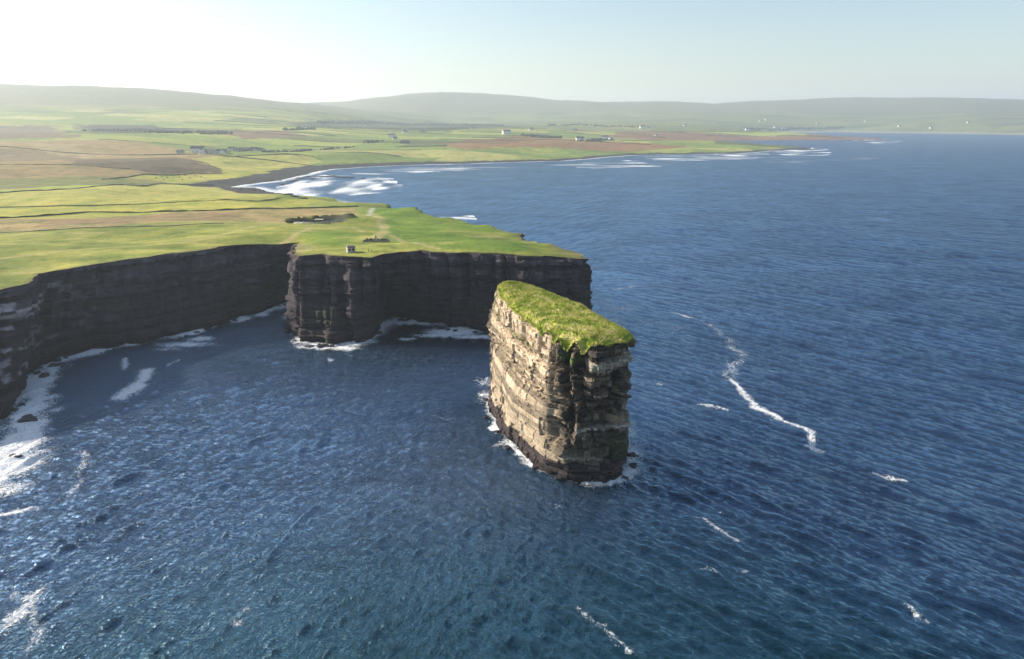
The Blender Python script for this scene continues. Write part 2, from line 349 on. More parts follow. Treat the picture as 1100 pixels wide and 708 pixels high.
# ------------------------------------------------------------------ cliff faces of the mainland
nrow = 92; H0 = rimz; LZc = layers(5, 44, .5, 1.5)
tt = np.linspace(0, 1, nrow)
V = np.zeros((nrow, len(R), 3)); C = np.zeros((nrow, len(R), 3))
rk_ = random.Random(5); CRK = [(rk_.uniform(250, 720), rk_.uniform(.45, 1.5), rk_.uniform(1.2, 4.2), rk_.uniform(-4, 24), rk_.uniform(24, 44)) for _ in range(75)]
terr = sstep(110, 20, RS-250)                                # terraced, laid back face at the far left
for i, t in enumerate(tt):
    z = H0*(1-t)+(-4)*t
    f = np.clip((H0-z)/np.maximum(H0, 1), 0, 1)
    fs = f**(1.0)
    step = np.floor(f*9+.4*vnoise(RS/30, zz, 61))/9+(np.clip((f*9+.4*vnoise(RS/30, zz, 61)) % 1, 0.72, 1)-.72)/.28/9
    fs = fs*(1-terr)+terr*np.clip(step, 0, 1)
    d, li, lay, blkv, sb = strata(RS, z, 3, LZc, .9, .85, wmin=2.0, wmax=7.0)
    fade = sstep(0, 1.6, H0-z)
    but = (vnoise(RS/17, z/60, 71)*3.2+(vnoise(RS/6.5, z/40, 72)+.5*vnoise(RS/2.7, z/25, 73))*2.3)*sstep(0, 10, H0-z)
    cave = -sum(dp*np.exp(-(((R[:, 0]-cx)/cw)**2))*sstep(zt, zt*.35, z+2*vnoise(RS/4, zz, 15))*(RS > 480)*(R[:, 1] < 350) for cx, cw, dp, zt in ((-62, 6, 9, 30), (-80, 2.6, 7, 15), (-37, 3.5, 6, 16), (-8, 4, 6, 18), (12, 3, 5, 12)))
    for sk, wk, dk, z0k, z1k in CRK: d = d-dk*np.exp(-((RS-sk-.6*np.sin(z/7+sk))/wk)**2)*sstep(z0k-4, z0k+2, z)*sstep(z1k+4, z1k-2, z)*sstep(.3, 3, H0-z)
    d = (d*fade+but+cave+.9*sstep(6, 0, z))*np.minimum(1, H0/20)
    xy = rimxy*(1-fs)[:, None]+R[:, 3:5]*fs[:, None]+NB*d[:, None]
    V[i, :, :2] = xy; V[i, :, 2] = z
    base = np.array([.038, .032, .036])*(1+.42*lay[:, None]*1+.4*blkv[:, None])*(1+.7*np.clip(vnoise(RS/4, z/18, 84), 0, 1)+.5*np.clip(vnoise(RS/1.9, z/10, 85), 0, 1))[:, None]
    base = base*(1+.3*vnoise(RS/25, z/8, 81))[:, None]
    gr = (vnoise(RS/9, z/6, 82) > .45)*sstep(26, 14, z)*.6
    base = base*(1-gr)[:, None]+np.array([.05, .055, .018])*gr[:, None]
    br = sstep(17, 9, z+4*vnoise(RS/15, z/5, 83))
    base = base*(1-.55*br)[:, None]+np.array([.034, .025, .020])*(.55*br)[:, None]
    ln_ = (hsh(li, li*0+9) > .72)*(.35+.65*terr)*np.clip(.5+vnoise(RS/12, z/3, 86), 0, 1); base = base*(1+.9*ln_)[:, None]
    wet = sstep(4.5, 2.0, z); base *= (1-.5*wet)[:, None]
    pal = terr*((hsh(li, np.floor(RS/5).astype(int), li*0+4) > .80) & (np.abs(z-27) < 4.5))+terr*((hsh(li, np.floor(RS/3).astype(int), li*0+4) > .80) & (np.abs(z-13) < 5))*.75
    base = base*(1-pal)[:, None]+np.array([.50, .47, .46])*pal[:, None]
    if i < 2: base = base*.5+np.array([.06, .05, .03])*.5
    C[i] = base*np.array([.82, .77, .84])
n = len(R); idx = np.arange(nrow*n).reshape(nrow, n)
F = np.stack([idx[:-1, :-1], idx[1:, :-1], idx[1:, 1:], idx[:-1, 1:]], -1).reshape(-1, 4)
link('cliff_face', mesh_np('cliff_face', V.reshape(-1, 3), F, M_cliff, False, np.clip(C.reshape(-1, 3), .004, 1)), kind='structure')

# ------------------------------------------------------------------ land sheet: CDT near, polar grid far, one mesh
R0 = 1300.0; AZ0, AZ1 = math.radians(-62), math.radians(50)
naz = 520; azs = np.linspace(AZ0, AZ1, naz); STEP = (AZ1-AZ0)/(naz-1)
ringx, ringy = R0*np.sin(azs), R0*np.cos(azs)
# polygon of the near land: rim, then out over the water to the ring, the ring leftwards, back
closing = [(-300, 1010), (-200, 1120), (ringx[-1], ringy[-1])]
near_poly = [tuple(p) for p in rimxy]+[(-290, 1000), (-150, 1150), (0, 1230)]
ai = [i for i in range(naz) if azs[i] < math.atan2(30, 1299)][::-1]
near_poly += [(ringx[i], ringy[i]) for i in ai]
near_poly += [(-1148+i*.0, 610-40*0) for i in (0,)][:0]
near_poly += [(-1000, 480), (-760, 300), (-560, 170)]
pts = []; st = .0046; r = 215.0; j = 0
while r < R0*.996:
    a = np.arange(AZ0, math.radians(3), st)+(st/2 if j % 2 else 0)
    jr = nrs.uniform(-.25, .25, (2, len(a)))*st*r
    pts.append(np.stack([r*np.sin(a)+jr[0], r*np.cos(a)+jr[1]], 1)); r *= 1+st*1.0; j += 1
pts = np.concatenate(pts)
ok = inpoly(pts[:, 0], pts[:, 1], near_poly)
dn = dline(pts[:, 0], pts[:, 1], [tuple(q) for q in rimxy[::4]]+[tuple(rimxy[-1])]); ok &= dn > 1.2
d2 = np.hypot(pts[:, 0], pts[:, 1]); ok &= d2 < R0*.994
pts = pts[ok]
npl = len(near_poly)
allp = [Vector(p) for p in near_poly]+[Vector(p) for p in pts]
res = geometry.delaunay_2d_cdt(allp, [(i, (i+1) % npl) for i in range(npl)], [], 0, 1e-4, True)
NV = np.array([tuple(v) for v in res[0]]); NF = np.array([f for f in res[2] if len(f) == 3])
orig = res[3]
cen = NV[NF].mean(1); NF = NF[inpoly(cen[:, 0], cen[:, 1], near_poly)]
nz = elev(NV[:, 0], NV[:, 1])
bz, sd = coast_z(NV[:, 0], NV[:, 1], nz)
wb = sstep(820, 960, NV[:, 1])
nz = nz*(1-wb)+bz*wb; nsd = np.where(wb > 0, sd, 500)
for i, o in enumerate(orig):
    for q in o:
        if q < len(rimxy): nz[i] = rimz[q]; break
# far grid
rs = [R0]
while rs[-1] < 15500: rs.append(rs[-1]*(1+.0052))
rs = np.array(rs); AA, RR = np.meshgrid(azs, rs); FX, FY = RR*np.sin(AA), RR*np.cos(AA)
fz = elev(FX.ravel(), FY.ravel()); fz, fsd = coast_z(FX.ravel(), FY.ravel(), fz)
id2 = np.arange(FX.size).reshape(FX.shape)+len(NV)
FF = np.stack([id2[:-1, :-1], id2[:-1, 1:], id2[1:, 1:], id2[1:, :-1]], -1).reshape(-1, 4)
keep = (fz.reshape(FX.shape) > -5.9); kk = keep[:-1, :-1] | keep[1:, 1:] | keep[:-1, 1:] | keep[1:, :-1]; FF = FF[kk.ravel()]
FT = np.concatenate([FF[:, [0, 1, 2]], FF[:, [0, 2, 3]]])
LV = np.concatenate([np.c_[NV, nz], np.c_[FX.ravel(), FY.ravel(), fz]]); SD = np.r_[nsd, fsd]
a_, b_, c_ = (LV[NF[:, k], :2] for k in range(3))
cr = (b_[:, 0]-a_[:, 0])*(c_[:, 1]-a_[:, 1])-(b_[:, 1]-a_[:, 1])*(c_[:, 0]-a_[:, 0]); NF[cr < 0] = NF[cr < 0][:, ::-1]
LF = np.concatenate([NF, FT])

# --- field pattern, in world coordinates
TH = math.radians(-12)
def uv_of(x, y):
    u = x*math.cos(TH)+y*math.sin(TH); v = -x*math.sin(TH)+y*math.cos(TH)
    return u, v+45*np.sin(u/600.0)+22*np.sin(u/230.0+1)
def xy_of(u, vv):
    v = vv-45*np.sin(u/600.0)-22*np.sin(u/230.0+1)
    return u*math.cos(TH)-v*math.sin(TH), u*math.sin(TH)+v*math.cos(TH)
ROW = 150.0
def roww(j): return 150+260*float(hsh(np.array([int(j)+60]), np.array([5]))[0])
X, Y = LV[:, 0], LV[:, 1]
u, v = uv_of(X, Y); rowi = np.floor(v/ROW).astype(int)
wtab = np.array([roww(j) for j in range(-150, 200)]); w = wtab[np.clip(rowi+150, 0, 349)]
celli = np.floor((u+w*.3*rowi)/w).astype(int)
hc = hsh(rowi+90, celli+200, rowi*0+3); hd = hsh(rowi+90, celli+200, rowi*0+8)
G1 = np.array([.17, .22, .05]); G2 = np.array([.27, .30, .07]); G3 = np.array([.34, .32, .11]); G4 = np.array([.12, .14, .05])
cc = np.where((hc < .35)[:, None], G1, np.where((hc < .65)[:, None], G2, np.where((hc < .82)[:, None], G3, G4)))*(0.85+.3*hd)[:, None]
MO = np.array([.20, .145, .075])          # tan moor
far = sstep(3600, 5200, Y)
hill = np.array([.13, .13, .055])+.05*fbm(X, Y, 700, 5, 61, .6)[:, None]
hill = np.where((fbm(X*.5, Y, 420, 4, 65) > .22)[:, None], np.array([.045, .06, .035]), hill)
cc = cc*(1-far)[:, None]+(hill*.65+cc*.35)*far[:, None]
hi = sstep(120, 210, LV[:, 2]); cc = cc*(1-hi)[:, None]+np.array([.15, .14, .075])*hi[:, None]
def paint(poly_px, col, soft=.0, amt=1.0, nz_=0.0, ns=40):
    poly = [unl(*p)[:2] for p in poly_px]
    xx = X+(vnoise(X/ns, Y/ns, 5)*nz_ if nz_ else 0); yy = Y+(vnoise(X/ns, Y/ns, 6)*nz_ if nz_ else 0)
    m_ = inpoly(xx, yy, poly).astype(float)*amt
    if soft: m_ = m_*sstep(0, soft, dline(xx, yy, poly, True))
    cc[:] = cc*(1-m_)[:, None]+np.array(col)*m_[:, None]
def pline(px, col, w, amt=1.0):
    ln = [unl(*p)[:2] for p in px]; d = dline(X+vnoise(X/9, Y/9, 3)*w*.3, Y, ln); m_ = (1-sstep(w*.45, w, d))*amt
    cc[:] = cc*(1-m_)[:, None]+np.array(col)*m_[:, None]
YG = (.34, .33, .07); YG2 = (.37, .345, .09); TAN = (.33, .25, .12); BRN = (.16, .115, .065); GRN = (.12, .20, .03)
# moorland left
paint([(-200, 150), (150, 152), (190, 160), (240, 172), (240, 186), (130, 192), (180, 196), (-200, 210)], (.27, .19, .09), nz_=30, amt=.95)
paint([(-200, 132), (60, 136), (90, 148), (-200, 152)], (.17, .13, .085), nz_=60)
paint([(-200, 163), (60, 163), (100, 170), (-60, 178), (-200, 178)], (.19, .135, .08), nz_=40, amt=.8)
paint([(25, 154), (90, 155), (80, 161), (125, 166), (95, 170), (50, 164)], (.33, .25, .14), nz_=20, amt=.8)
paint([(85, 171), (180, 169), (215, 175), (238, 184), (190, 185), (120, 181), (70, 178)], (.125, .09, .055), nz_=25)
paint([(135, 191), (170, 186), (240, 186), (290, 182), (320, 184), (262, 195), (180, 197)], YG, nz_=8)
paint([(205, 170), (240, 167), (330, 166), (350, 174), (310, 183), (240, 185), (225, 177)], YG2, nz_=8)
paint([(-200, 194), (60, 190), (130, 191), (170, 197), (60, 200), (-200, 206)], (.17, .175, .06), nz_=8)
paint([(80, 134), (150, 134), (260, 140), (200, 143), (110, 143)], (.05, .055, .035), nz_=60)
paint([(240, 141), (300, 140), (330, 146), (250, 150)], (.20, .13, .085), nz_=40)
# near band of bright fields
paint([(-200, 214), (0, 208), (170, 198), (245, 201), (265, 206), (300, 214), (150, 220), (0, 223), (-200, 228)], YG2)
paint([(-200, 229), (0, 223.5), (150, 220.5), (305, 213), (352, 216), (330, 222), (180, 228), (0, 235), (-200, 244)], YG)
paint([(-200, 245), (0, 235), (180, 228), (330, 223), (385, 223), (385, 232), (330, 234), (240, 238), (110, 244), (0, 250), (-200, 262)], TAN, nz_=6, ns=20)
paint([(40, 235), (150, 231), (260, 228), (250, 236), (120, 241), (50, 242)], (.22, .15, .09), nz_=14, amt=.7, ns=15)
# headland turf
hl = inpoly(X, Y, [unl(*p)[:2] for p in [(-200, 262), (0, 250), (110, 244), (240, 238), (330, 234), (385, 230)]]+[(-100, 640), (60, 620), (120, 300), (-600, 100), (-900, 200)])
mixn = np.clip(.5+1.5*fbm(X, Y*1.8, 60, 5, 91, .62), 0, 1)[:, None]
turf = np.array([.17, .20, .04])*(1-mixn)+np.array([.32, .32, .08])*mixn
cc = np.where(hl[:, None], turf, cc)
paint([(398, 226), (470, 232), (540, 245), (572, 255), (610, 273), (640, 282), (560, 276), (470, 268), (425, 262), (400, 250), (405, 238)], GRN, soft=6, nz_=5, ns=12, amt=.85)
paint([(480, 244), (540, 250), (560, 259), (500, 256), (470, 250)], (.20, .21, .06), soft=6, nz_=5, amt=.6)
paint([(310, 250), (350, 244), (400, 252), (370, 266), (330, 262)], (.13, .21, .03), soft=6, nz_=8, amt=.7)
paint([(605, 271), (640, 276), (640, 284), (612, 275)], (.10, .09, .06))
# reddish bog and far shore colours
paint([(505, 150), (560, 146), (640, 151), (700, 154), (740, 158), (700, 162), (640, 162), (560, 158), (500, 160), (470, 157)], (.24, .125, .06), nz_=30, amt=.9)
paint([(690, 141), (760, 143), (860, 146), (960, 149.5), (940, 152), (760, 151.5), (690, 150), (650, 146)], (.22, .115, .07), nz_=30, amt=.9)
paint([(345, 128), (470, 131), (560, 136), (480, 141), (360, 138), (300, 134)], (.045, .055, .035), nz_=60, amt=.85)
dr_ = np.full(X.shape, 1e3); q_ = (Y < 720) & (SD > 400); dr_[q_] = dline(X[q_], Y[q_], [tuple(p) for p in rimxy[::3]])
m_ = (np.clip(1.15-dr_/(2.2+4.5*np.clip(fbm(X, Y, 18, 3, 50)+.25, 0, 1)), 0, 1)*.8)[:, None]; cc = cc*(1-m_)+np.array([.13, .10, .06])*m_
m_ = (sstep(.30, .5, fbm(X, Y*1.6, 26, 5, 51, .62))*(dr_ < 230)*.6)[:, None]; cc = cc*(1-m_)+np.array([.36, .30, .15])*m_
m_ = (sstep(.34, .5, fbm(X, Y*1.6, 15, 4, 52, .62))*(dr_ < 260)*.55)[:, None]; cc = cc*(1-m_)+np.array([.09, .13, .03])*m_
# worn paths and tracks in pale grass
PALE = (.36, .31, .15)
pline([(-40, 252), (60, 246), (140, 243), (250, 241), (320, 241), (380, 245), (420, 253), (450, 262), (470, 267)], PALE, 3.0, .75)
pline([(200, 258), (240, 252), (270, 244), (300, 239)], PALE, 3.2, .7)
pline([(302, 262), (312, 256), (330, 247), (334, 242)], PALE, 3, .7)
pline([(405, 256), (413, 246), (410, 238), (402, 230)], PALE, 5, .8)
pline([(0, 278), (90, 268), (180, 262), (240, 254)], PALE, 4, .5)
pline([(396, 232), (399, 226), (408, 223)], (.42, .40, .36), 3.0, .9)      # tarmac track
pline([(320, 246), (350, 244.5), (420, 243)], PALE, 3, .5)
paint([(300, 264), (318, 262), (345, 266), (330, 272), (312, 273)], PALE, soft=5, amt=.6)
pline([(215, 191), (235, 198), (262, 204), (300, 207)], PALE, 9, .8)
# pit walls, beach shingle, dark foreshore rock
e = np.sqrt(((X-PIT[0])/PIT[2])**2+((Y-PIT[1])/PIT[3])**2)
m_ = ((1-sstep(1.12, 1.25, e+.12*vnoise(X/6, Y/6, 7)))*sstep(-6, 2, Y-PIT[1]))[:, None]; cc = cc*(1-m_)+np.array([.05, .05, .035])*m_
bz_ = (Y > 880) & (SD < 62-30*sstep(1400, 1900, Y)+8*vnoise(X/40, Y/40, 12)) & (LV[:, 2] < 9)
cc = np.where(bz_[:, None], np.array([.045, .043, .047])*(1+.3*vnoise(X/15, Y/15, 4))[:, None], cc)
far_s = (Y > 4300) & (SD < 90); cc = np.where(far_s[:, None], np.array([.28, .25, .19]), cc)
pk = (Y > 3300) & (Y < 4300) & (SD < 40) & (X > 800); cc = np.where(pk[:, None], np.array([.16, .10, .08]), cc)
link('land', mesh_np('land', LV, LF, M_land, True, np.clip(cc, .01, 1)), kind='structure')

# ------------------------------------------------------------------ sea sheet
NA = 760; sa = np.linspace(math.radians(-58), math.radians(58), NA); sr = [42.0]
while sr[-1] < 16000: sr.append(sr[-1]*(1+.0040 if sr[-1] < 700 else 1+.0065 if sr[-1] < 3000 else 1.02))
sr = np.array(sr); A2, R2 = np.meshgrid(sa, sr); SX = (R2*np.sin(A2)).ravel(); SY = (R2*np.cos(A2)).ravel(); RRv = R2.ravel()
SZ = np.zeros(SX.size)
wl = sstep(-60, 70, SX-.25*(SY-150))           # right-hand sea vs sheltered left
for kset, (ang, wgt, N) in enumerate([(50, wl, 46), (158, 1-wl, 46), (100, np.ones_like(wl)*.4, 20)]):
    for i in range(N):
        lam = 1.7*(30/1.7)**(((i+.5)/N)**1.1); th = math.radians(ang)+nrs.normal(0, .26 if lam < 14 else .2)
        kx, ky = math.cos(th)*2*math.pi/lam, math.sin(th)*2*math.pi/lam
        amp = (.0185*lam if lam < 4.2 else .078*(4.2/lam)**.15)
        att = 1-sstep(.25, .45, RRv*.0042/lam)
        ph = kx*SX+ky*SY+nrs.uniform(0, 6.28)+.9*vnoise(SX/60, SY/60, i)
        c0 = np.cos(ph); SZ += wgt*amp*att*(c0+.28*np.cos(2*ph))
grp = .85+.25*vnoise(SX/45, SY/45, 99)+.2*vnoise(SX/160, SY/160, 98)
SZ *= grp
# foam
stack_base = [(-9, 247), (-6.5, 232), (-4.5, 220), (-1, 206), (4, 197), (12, 186), (17, 183), (22, 181.8), (27, 181.5), (32, 184), (36, 188), (38, 203), (33, 217), (22, 236), (8, 252), (-3, 254)]
foam = np.zeros(SX.size)
nearm = RRv < 1200
def fadd(val, m=None):
    global foam
    foam = np.maximum(foam, val)
dst = np.full(SX.size, 1e3); q = nearm & (RRv < 320); dst[q] = dline(SX[q], SY[q], stack_base, True)
stn = .5+.5*vnoise(SX/6, SY/6, 57)+.2*vnoise(SX/2, SY/2, 58)
fadd((.48+.44*stn)*np.exp(-(dst/(1.5+3.5*stn))**2)+.46*stn*np.exp(-dst/8))
right = np.clip((SX-24)/8, 0, 1); fadd((.66*np.exp(-dst/9)+.14)*right*(dst < 30))
cdl = [tuple(p) for p in R[::6, 3:5]]
dcl = np.full(SX.size, 1e3); dcl[nearm] = dline(SX[nearm], SY[nearm], cdl)
surfn = .5+.5*vnoise(SX/24, SY/24, 55)
surfn2 = np.clip(surfn+.35*vnoise(SX/8, SY/8, 56), 0, 1)
fadd((.34+.60*surfn2)*np.exp(-(dcl/(2.5+11*surfn2))**2)+.35*surfn2*np.exp(-dcl/14))
def blob(px, py, rx, ry, amt):                 # surf patch, world metres
    x, y = un(px, py); rx *= 1.35; ry *= 1.35; fadd((amt+.08)*np.exp(-(((SX-x)/rx)**2+((SY-y)/ry)**2)))
def streak(pxs, w, amt, wob=1.0):
    ln = [un(*p) for p in pxs]; bx = [p[0] for p in ln]; by = [p[1] for p in ln]
    q = (SX > min(bx)-30) & (SX < max(bx)+30) & (SY > min(by)-30) & (SY < max(by)+30)
    v_ = np.zeros(SX.size); xx = SX[q]+wob*vnoise(SX[q]/6, SY[q]/6, 31); yy = SY[q]+wob*vnoise(SX[q]/6, SY[q]/6, 32)
    dd_ = dline(xx, yy, ln); v_[q] = (amt-.03)*np.exp(-(dd_/w)**2)+.42*np.exp(-(dd_/(3.2*w))**2)*(1-np.exp(-(dd_/w)**2)); fadd(v_)
for a in [(5, 500, 12, 14, .82), (22, 478, 8, 9, .8), (8, 525, 9, 6, .66), (35, 440, 6, 10, .82), (44, 408, 6, 9, .8), (68, 380, 9, 7, .82), (112, 366, 9, 4, .7), (200, 370, 16, 5, .78), (215, 364, 8, 5, .78), (180, 375, 9, 4, .6),
          (345, 372, 13, 5, .85), (370, 374, 8, 4, .8), (488, 356, 15, 9, .92), (520, 350, 8, 7, .8), (475, 360, 16, 5, .8), (512, 362, 14, 4, .8), (438, 364, 5, 3, .75), (405, 358, 6, 5, .6), (460, 348, 10, 6, .6), (330, 368, 6, 4, .7),
          (655, 345, 12, 14, .62), (665, 332, 16, 14, .58), (645, 325, 18, 14, .5), (700, 348, 18, 8, .50), (720, 352, 14, 7, .5), (676, 462, 4, 10, .66), (678, 485, 4, 6, .6), (522, 425, 5, 9, .56), (522, 410, 6, 8, .56),
          (708, 412, 2.5, 3, .56), (355, 386, 2, 2, .7), (20, 660, 3, 9, .66), (35, 640, 3, 5, .62), (255, 668, 2.4, 1.5, .55), (955, 512, 3, 2, .5), (760, 560, 2, 1.6, .52), (800, 613, 1.6, 1.2, .52), (985, 660, 1.4, 1.6, .55), (648, 672, 1.4, 1.4, .5), (262, 655, 2.0, 1.3, .52), (90, 500, 3, 2, .56)]:
    blob(*a)
streak([(125, 366), (98, 371), (78, 378), (60, 388), (46, 405), (38, 430)], 4.0, .90, 3); streak([(38, 430), (26, 455), (22, 478), (8, 500), (-10, 520)], 6.5, .93, 4)
streak([(158, 398), (154, 408), (140, 418), (128, 427)], 3.2, .92, .6); streak([(150, 414), (140, 421)], 4, .95, .6)
streak([(135, 385), (133, 396)], 1.6, .8, .5); streak([(180, 393), (192, 387)], 1.0, .72, .4); streak([(2, 554), (25, 549), (40, 545)], 1.1, .85, .4)
streak([(68, 535), (88, 512), (94, 492), (88, 485)], 1.5, .62); streak([(30, 700), (40, 672), (35, 650), (15, 640)], 1.6, .62)
streak([(762, 348), (778, 362), (790, 376), (800, 380), (792, 388), (785, 398), (784, 408)], 2.2, .60, 2)
streak([(785, 409), (798, 420), (812, 436), (830, 446), (848, 455), (862, 460), (872, 467), (874, 482), (880, 485)], 1.4, .80, 1.3)
streak([(812, 438), (826, 444), (836, 448)], 1.5, .88, 1.0); streak([(868, 478), (878, 484)], 1.4, .88, .8)
streak([(750, 434), (768, 436), (782, 440)], 1.1, .74, 1.0); streak([(722, 336), (742, 341)], 1.8, .74); streak([(720, 358), (738, 349)], 2.0, .62)
streak([(655, 312), (682, 307)], 2.0, .6); streak([(940, 508), (955, 514), (972, 516)], .9, .75); streak([(975, 652), (986, 662), (996, 668)], .7, .66, .5)
streak([(758, 558), (770, 568), (790, 580)], .8, .68, .5); streak([(620, 655), (650, 680), (680, 700)], .8, .6, .8)
# bay surf: broad and broken
cds = np.full(SX.size, 1e3); fm = (RRv > 650) & (RRv < 7000); cds[fm] = dline(SX[fm], SY[fm], _coastline)
bn = .5+.5*vnoise(SX/55, SY/35, 44); bn2 = .5+.5*vnoise(SX/18, SY/60, 45)
surf_w = np.where(SY < 1450, 34, 22); base_s = np.where(SY < 1450, .74, .70)
v_ = (base_s+.12*bn)*np.exp(-(cds/surf_w)**2); fadd(np.where(fm, v_, 0))
def bayfoam(poly, amt, sx=30, sy=18):
    P_ = [un(*p) for p in poly]; q = fm & (SX > min(a[0] for a in P_)-20) & (SX < max(a[0] for a in P_)+20) & (SY < max(a[1] for a in P_)+20)
    v_ = np.zeros(SX.size); ii = inpoly(SX[q]+15*vnoise(SX[q]/30, SY[q]/30, 2), SY[q], P_); v_[q] = ii*((amt+.1)*(.74+.5*vnoise(SX[q]/sx, SY[q]/sy, 3))); fadd(v_)
bayfoam([(290, 206), (312, 196), (345, 188), (400, 188), (430, 196), (425, 206), (370, 213), (330, 210)], .70, 26, 60)
bayfoam([(335, 192), (420, 196), (428, 206), (380, 210), (325, 206)], .64, 20, 70)
bayfoam([(350, 184), (500, 178), (560, 180), (480, 184), (400, 188)], .58, 60, 20)
bayfoam([(580, 177), (680, 172), (720, 180), (640, 181)], .58, 60, 20); bayfoam([(690, 168), (830, 164), (810, 173), (700, 172)], .60, 60, 20)
bayfoam([(830, 163), (850, 159), (892, 160), (890, 167), (840, 168)], .66, 60, 25); bayfoam([(920, 150), (975, 150), (960, 155), (900, 155)], .6, 70, 25)
bayfoam([(465, 233), (500, 231), (510, 236), (480, 238)], .66, 20, 10); bayfoam([(820, 169), (960, 166), (940, 172), (820, 176)], .42, 60, 20)
wcap = np.clip(fbm(SX, SY*1.5, 9, 3, 88)-.52, 0, 1)*2.2*(SX > 10); fadd(np.where((RRv > 140) & (RRv < 1500), np.minimum(wcap, .5), 0))
turb = np.clip(1.1*np.exp(-dcl/14)*surfn, 0, .8)*.6+np.clip(np.exp(-dst/6), 0, 1)*.3+.55*sstep(190, 110, RRv)
SZ *= (1-.4*np.exp(-dcl/4))
id3 = np.arange(SX.size).reshape(A2.shape)
SF = np.stack([id3[:-1, :-1], id3[:-1, 1:], id3[1:, 1:], id3[1:, :-1]], -1).reshape(-1, 4)[:, ::-1]
link('sea', mesh_np('sea', np.c_[SX, SY, SZ], SF, M_sea, True, attrs={'foam': foam, 'turbid': turb, 'side': wl}), kind='structure')

# ------------------------------------------------------------------ sea stack
ST = [(-5, 246, -9, 247), (-4.2, 237, -8, 238), (-3.6, 230, -6.5, 231), (-.8, 218, -4.5, 220), (3.8, 204, -.5, 206), (7.5, 194, 4.5, 197), (12.2, 185, 10, 187), (14.2, 181.6, 16, 181.5), (20, 177.4, 21.5, 181),
      (26, 177.2, 27, 180.8), (31.5, 178.3, 31.5, 183), (34, 183, 35, 187), (33, 190, 37.5, 200), (29.6, 199, 34, 213), (22.5, 218, 24, 234), (12, 237, 10, 250), (4, 246.5, -1, 254), (-2, 248.5, -6, 253)]
P = np.array(ST+ST[:1], float)
ds = np.r_[0, np.cumsum(np.hypot(*np.diff(P[:, :2], axis=0).T))]; PER = ds[-1]
ns = 700; ss = np.linspace(0, PER, ns, endpoint=False)
top = np.stack([np.interp(ss, ds, P[:, k]) for k in (0, 1)], 1); bas = np.stack([np.interp(ss, ds, P[:, k]) for k in (2, 3)], 1)
def psm(a, n_):
    kk = np.hanning(n_+2)[1:-1]; kk /= kk.sum(); return np.stack([np.convolve(np.r_[a[-n_:, c], a[:, c], a[:n_, c]], kk, 'same')[n_:-n_] for c in range(a.shape[1])], 1)
top = psm(top, 7); bas = psm(bas, 13)
tg = np.roll(bas+top, -6, 0)-np.roll(bas+top, 6, 0); tg = psm(tg, 9); nrm = np.stack([tg[:, 1], -tg[:, 0]], 1); nrm /= np.hypot(nrm[:, 0], nrm[:, 1])[:, None]
ctr = top.mean(0)
if ((top-ctr)*nrm).sum() < 0: nrm = -nrm
def snear(s0, w): dd = np.abs((ss-s0+PER/2) % PER-PER/2); return np.exp(-(dd/w)**2)
leftf = sstep(0, 6, ss)*(1-sstep(60, 66, ss))                 # sunny long side
frontf = sstep(62, 68, ss)*(1-sstep(92, 97, ss))              # end facing the viewer
rightf = sstep(80, 86, ss)*(1-sstep(104, 110, ss))
rimtop = 44.2-.5*hsh(np.floor(ss/2.3).astype(int), np.zeros(ns, int)+2)-3.4*(snear(69, 1.7)+.9*snear(74.5, 1.5)+.6*snear(64, 1.2))-1.2*snear(43, 1.6)-1.6*snear(57, 1.0)+.4*vnoise(ss/5, ss*0, 8)
LZs = layers(12, 48, .55, 1.6); nr2 = 230
V = np.zeros((nr2, ns, 3)); C = np.zeros((nr2, ns, 3)); sz = ss*0
